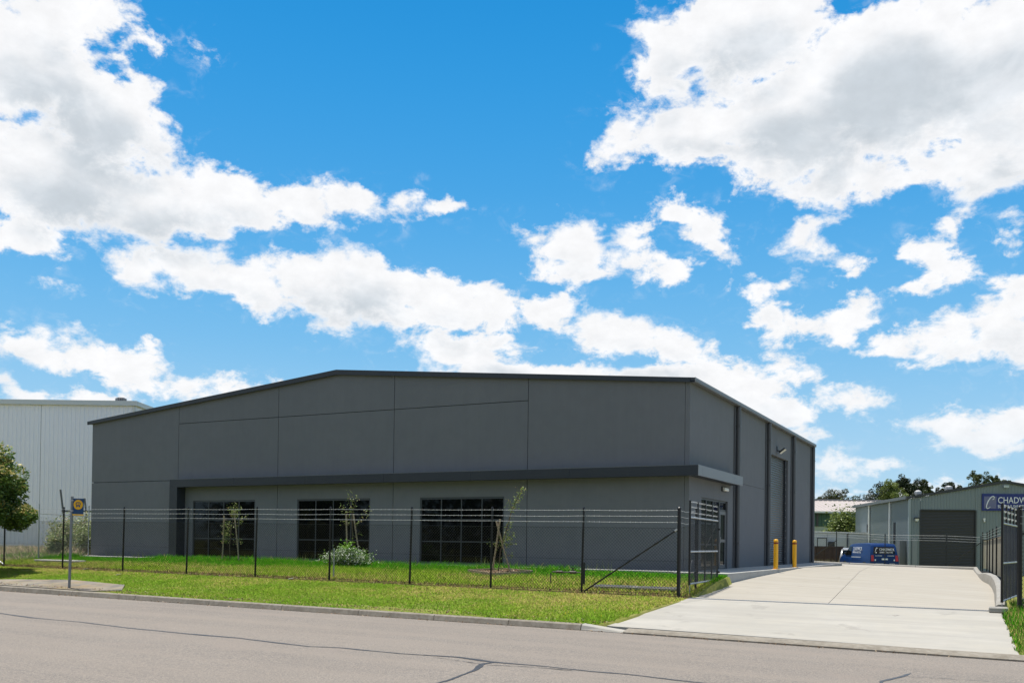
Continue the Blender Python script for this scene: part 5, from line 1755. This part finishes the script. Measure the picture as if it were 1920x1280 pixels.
# ------------------------------------------------------------------ grass
def grass(name, label, n, xr, yr, hfn, keep, cols_fn, wid=0.012, seed=1, lean=0.5, zfn=None):
    r_ = np.random.default_rng(seed)
    x = r_.uniform(*xr, n)
    y = r_.uniform(*yr, n)
    ok = keep(x, y, r_)
    x, y = x[ok], y[ok]
    n = len(x)
    h = hfn(x, y, r_)
    z = (zfn or lawn_z)(x, y)
    a = r_.uniform(0, 2 * np.pi, n)
    dx, dy = np.cos(a), np.sin(a)
    l1 = r_.uniform(0.1, lean, n) * h
    b = r_.uniform(0, 2 * np.pi, n)
    w_ = wid * r_.uniform(0.6, 1.4, n)
    V = np.empty((n, 3, 3))
    V[:, 0] = np.stack([x - dx * w_ / 2, y - dy * w_ / 2, z - 0.01], 1)
    V[:, 1] = np.stack([x + dx * w_ / 2, y + dy * w_ / 2, z - 0.01], 1)
    V[:, 2] = np.stack([x + np.cos(b) * l1, y + np.sin(b) * l1, z + h], 1)
    T = cols_fn(x, y, r_)
    o = np_mesh(name, V.reshape(-1, 3), np.arange(3 * n).reshape(-1, 3), BLADE, None, np.repeat(T, 3, axis=0))
    return tag(o, label, kind='stuff')


def vnoise(x, y, f, seed=0):
    """cheap smooth value noise with numpy"""
    r_ = np.random.default_rng(seed)
    G = r_.uniform(-1, 1, (64, 64))
    X, Y = x * f + 100.3, y * f + 57.7
    i, j = np.floor(X).astype(int), np.floor(Y).astype(int)
    u, v = sstep(X - i), sstep(Y - j)
    g = lambda a, b: G[a % 64, b % 64]
    return (g(i, j) * (1 - u) + g(i + 1, j) * u) * (1 - v) + (g(i, j + 1) * (1 - u) + g(i + 1, j + 1) * u) * v


def patchy(x, y, base, dry, lush, seed, dryamt):
    n1 = vnoise(x, y, 0.45, seed) + 0.6 * vnoise(x, y, 1.4, seed + 1) + 0.4 * vnoise(x, y, 4.5, seed + 2)
    return n1


G1, G2 = np.array((0.28, 0.37, 0.038)), np.array((0.17, 0.31, 0.025))
DRYC, LUSH = np.array((0.46, 0.37, 0.13)), np.array((0.075, 0.285, 0.008))


def in_crossover(x, y):
    return (x > lx(y) - 0.01) & (x < 8.9)


def in_pad(x, y):
    return (y < np.interp(x, [-21, -19.6, -17.2, -14.4, -13.5], [-10.2, -9.35, -8.75, -9.1, -9.95])) & (x < -13.75 + 0.25 * np.sin(y * 9)) & (x > -20.8)


def verge_keep(x, y, r_):
    edge = 0.05 * np.sin(x * 7) + 0.05 * np.sin(x * 2.3)
    worn = (vnoise(x, y, 0.7, 40) > 0.25) & (y < -9.85 + edge) & (x > -9) & (x < -1.5)
    return ~in_crossover(x - 0.04 * np.sin(y * 12), y) & ~(in_pad(x, y) & (r_.uniform(size=len(x)) > 0.04)) & ~(worn & (r_.uniform(size=len(x)) > 0.3)) & ((y > -10.3) | (r_.uniform(size=len(x)) < 0.5))


def verge_cols(x, y, r_):
    n1 = patchy(x, y, None, None, None, 3, 1)
    n = len(x)
    t = np.clip(0.34 + 0.42 * n1 + 0.2 * np.clip((y + 8.6) / 1.5, -1, 1), 0, 1)[:, None]
    c = G2 + (G1 - G2) * t
    d = r_.uniform(size=n) < np.clip(0.13 + 0.32 * n1 + 0.17 * np.clip((y + 8.3) / 1.2, -1, 1), 0.03, 0.7)
    c[d] = DRYC
    fenceline = (np.abs(y + 6.1) < 0.18) & (r_.uniform(size=n) < 0.75)
    c[fenceline] = np.array((0.22, 0.15, 0.085))
    return c * r_.uniform(0.7, 1.3, (n, 1))


def verge_h(x, y, r_):
    h = 0.024 + 0.014 * r_.uniform(size=len(x)) + 0.018 * np.clip(vnoise(x, y, 1.1, 8), 0, 1)
    near = np.clip((-9.3 - y) / 0.7, 0, 1)
    h = h + near * 0.028 * r_.uniform(size=len(x)) * (vnoise(x, y, 0.5, 12) > -0.2)
    dr = np.exp(-((x - 1.3) / 0.7) ** 2)
    return h + 0.03 * dr * r_.uniform(size=len(x))


grass('verge_grass', 'mown patchy green and straw coloured verge between kerb and fence', 250000, (-31, 2.0), (-10.33, -6.0), verge_h, verge_keep, verge_cols, 0.02, 11, 2.2)


def yard_keep(x, y, r_):
    inbed = (np.abs(x - BEDC[0]) / 1.0 + np.abs(y - BEDC[1]) / 0.82) < 0.9
    pit = (x > -1.05) & (x < 1.37) & (y > -5.5) & (y < -4.7)
    lf_ = (x < lx(y) - 0.015 + 0.02 * np.sin(y * 17)) & ~((y > -1.56) & (x > -0.02))
    slab_ = (x > -25) & (x < -22.6) & (y > -4.6) & (y < -4.1)
    return ~inbed & ~pit & lf_ & ~slab_ & (r_.uniform(size=len(x)) < np.where(y < -5.8, 0.7, 1))


def yard_cols(x, y, r_):
    n = len(x)
    n1 = patchy(x, y, None, None, None, 23, 1)
    near = np.clip((y + 4.0 + 0.5 * n1) / 1.1, 0, 1)[:, None]
    c = (G1 * np.array((0.95, 1.1, 0.9))) * (1 - near) + LUSH * near
    d = r_.uniform(size=n) < np.clip((0.26 + 0.3 * n1) * (1 - near[:, 0]) + 0.04, 0.02, 0.75)
    c[d] = DRYC * 1.1
    fl = (y < -5.75) & (r_.uniform(size=n) < 0.6)
    c[fl] = np.array((0.26, 0.17, 0.09))
    return c * r_.uniform(0.7, 1.3, (n, 1))


def yard_h(x, y, r_):
    near = np.clip((y + 3.6) / 2.2, 0, 1)
    tall = np.where(x > -3.5 + 0.5 * np.sin(y * 3), 0.35, 1.0) * np.where((x < -21.8) & (x > -26.5), 0.4, 1.0)
    low = 0.05 + 0.05 * r_.uniform(size=len(x))
    hi = (0.11 + 0.18 * r_.uniform(size=len(x)) ** 1.5 + 0.07 * vnoise(x, y, 0.9, 31)) * tall
    return low + (np.maximum(hi, 0.05) - low) * near


grass('yard_grass', 'longer bright green grass behind the fence up to the warehouse', 190000, (-30, 1.96), (-5.98, -1.22), yard_h, yard_keep, yard_cols, 0.018, 12, 1.3)
# seed heads and flat weeds along the wall
grass('yard_weeds', 'stray tall weeds at the foot of the facade', 900, (-26, -2), (-1.7, -1.2), lambda x, y, r_: 0.2 + 0.25 * r_.uniform(size=len(x)), lambda x, y, r_: vnoise(x, y, 1.2, 90) > 0.3,
      lambda x, y, r_: np.array((0.25, 0.3, 0.1)) * r_.uniform(0.7, 1.3, (len(x), 1)), 0.022, 13, 0.4)
# verge right of the driveway
grass('verge_grass', 'rough green verge right of the driveway', 32000, (8.62, 12.5), (-10.2, -5.2), lambda x, y, r_: 0.05 + 0.09 * r_.uniform(size=len(x)) * (0.5 + (y > -8)), lambda x, y, r_: x > np.interp(y, [-10.4, -6.2], [8.93, 8.68]) + 0.04 * np.sin(y * 11) + 0.16 * (y > -6.5),
      lambda x, y, r_: np.where((r_.uniform(size=len(x)) < 0.3)[:, None], DRYC, LUSH * 1.05) * r_.uniform(0.65, 1.3, (len(x), 1)), 0.014, 14, 0.8)
# dry growth in the far lot and left lot
grass('dry_grass', 'dry straw coloured grass behind the far kerb', 9000, (-7, 2.2), (29.6, 37), lambda x, y, r_: 0.5 + 0.5 * r_.uniform(size=len(x)), lambda x, y, r_: (vnoise(x, y, 0.5, 60) > -0.6) & (x < -0.8 + 0.4 * np.sin(y * 5)),
      lambda x, y, r_: np.where((r_.uniform(size=len(x)) < 0.35)[:, None], np.array((0.12, 0.14, 0.05)), np.array((0.33, 0.27, 0.16))) * r_.uniform(0.6, 1.3, (len(x), 1)), 0.05, 15, 0.5,
      zfn=lambda x, y: np.full_like(x, -0.86))
grass('dry_grass', 'dry pinkish weeds in the lot below the pale shed', 22000, (-40, -26.8), (-4.5, 6), lambda x, y, r_: 0.12 + 0.4 * r_.uniform(size=len(x)) * np.clip((y + 4) / 3, 0.15, 1), lambda x, y, r_: (x < -27.75) | (y < -0.8),
      lambda x, y, r_: np.where((r_.uniform(size=len(x)) < 0.45)[:, None], np.array((0.22, 0.26, 0.1)), np.array((0.52, 0.4, 0.27))) * r_.uniform(0.6, 1.3, (len(x), 1)), 0.03, 16, 1.2,
      zfn=lambda x, y: lawn_z(x, y))
# a few yellow flowers by the crossover
grass('yellow_flowers', 'tiny yellow flowers in the grass beside the crossover', 34, (-0.6, 1.4), (-10.1, -8.0), lambda x, y, r_: 0.05 + 0.04 * r_.uniform(size=len(x)), lambda x, y, r_: ~in_crossover(x + 0.05, y),
      lambda x, y, r_: np.tile(np.array((0.7, 0.5, 0.03)), (len(x), 1)), 0.025, 17, 0.3)
# leaf litter and clods along the kerb and fence
r_ = np.random.default_rng(5)
n = 2600
x = r_.uniform(-26, 1.4, n)
y = np.where(r_.uniform(size=n) < 0.55, -6.05 + r_.normal(size=n) * 0.12, -10.2 + np.abs(r_.normal(size=n)) * 0.12)
C = np.stack([x, y, lawn_z(x, y) + 0.03], 1)
xg = r_.uniform(-26, 8, 500)
yg = -10.56 - np.abs(r_.normal(size=500)) * 0.09
C = np.concatenate([C, np.stack([xg, yg, road_z(xg) + 0.022], 1)])
n += 500
V, F, TT = leaf_quads(C, 0.05, tints(n, [(0.24, 0.14, 0.07), (0.36, 0.27, 0.17), (0.14, 0.09, 0.05)], [3, 2, 2], n_rng=r_), up=0.9, n_rng=r_)
tag(np_mesh('leaf_litter', V, F, LEAF, None, TT), 'brown leaf litter along fence line and kerb', kind='stuff')
C = np.stack([BEDC[0] + r_.uniform(-0.7, 0.7, 700), BEDC[1] + r_.uniform(-0.55, 0.55, 700), np.zeros(700)], 1)
C = C[(np.abs(C[:, 0] - BEDC[0]) + np.abs(C[:, 1] - BEDC[1]) * 1.2) < 0.8]
C[:, 2] = lawn_z(C[:, 0], C[:, 1]) + 0.085
V, F, TT = leaf_quads(C, 0.08, tints(len(C), [(0.36, 0.24, 0.14), (0.5, 0.38, 0.25), (0.16, 0.1, 0.06)], [3, 2, 2], n_rng=r_), up=0.7, n_rng=r_)
o = np_mesh('mulch_chips', V, F, LEAF, bed, TT)
o['kind'] = 'stuff'
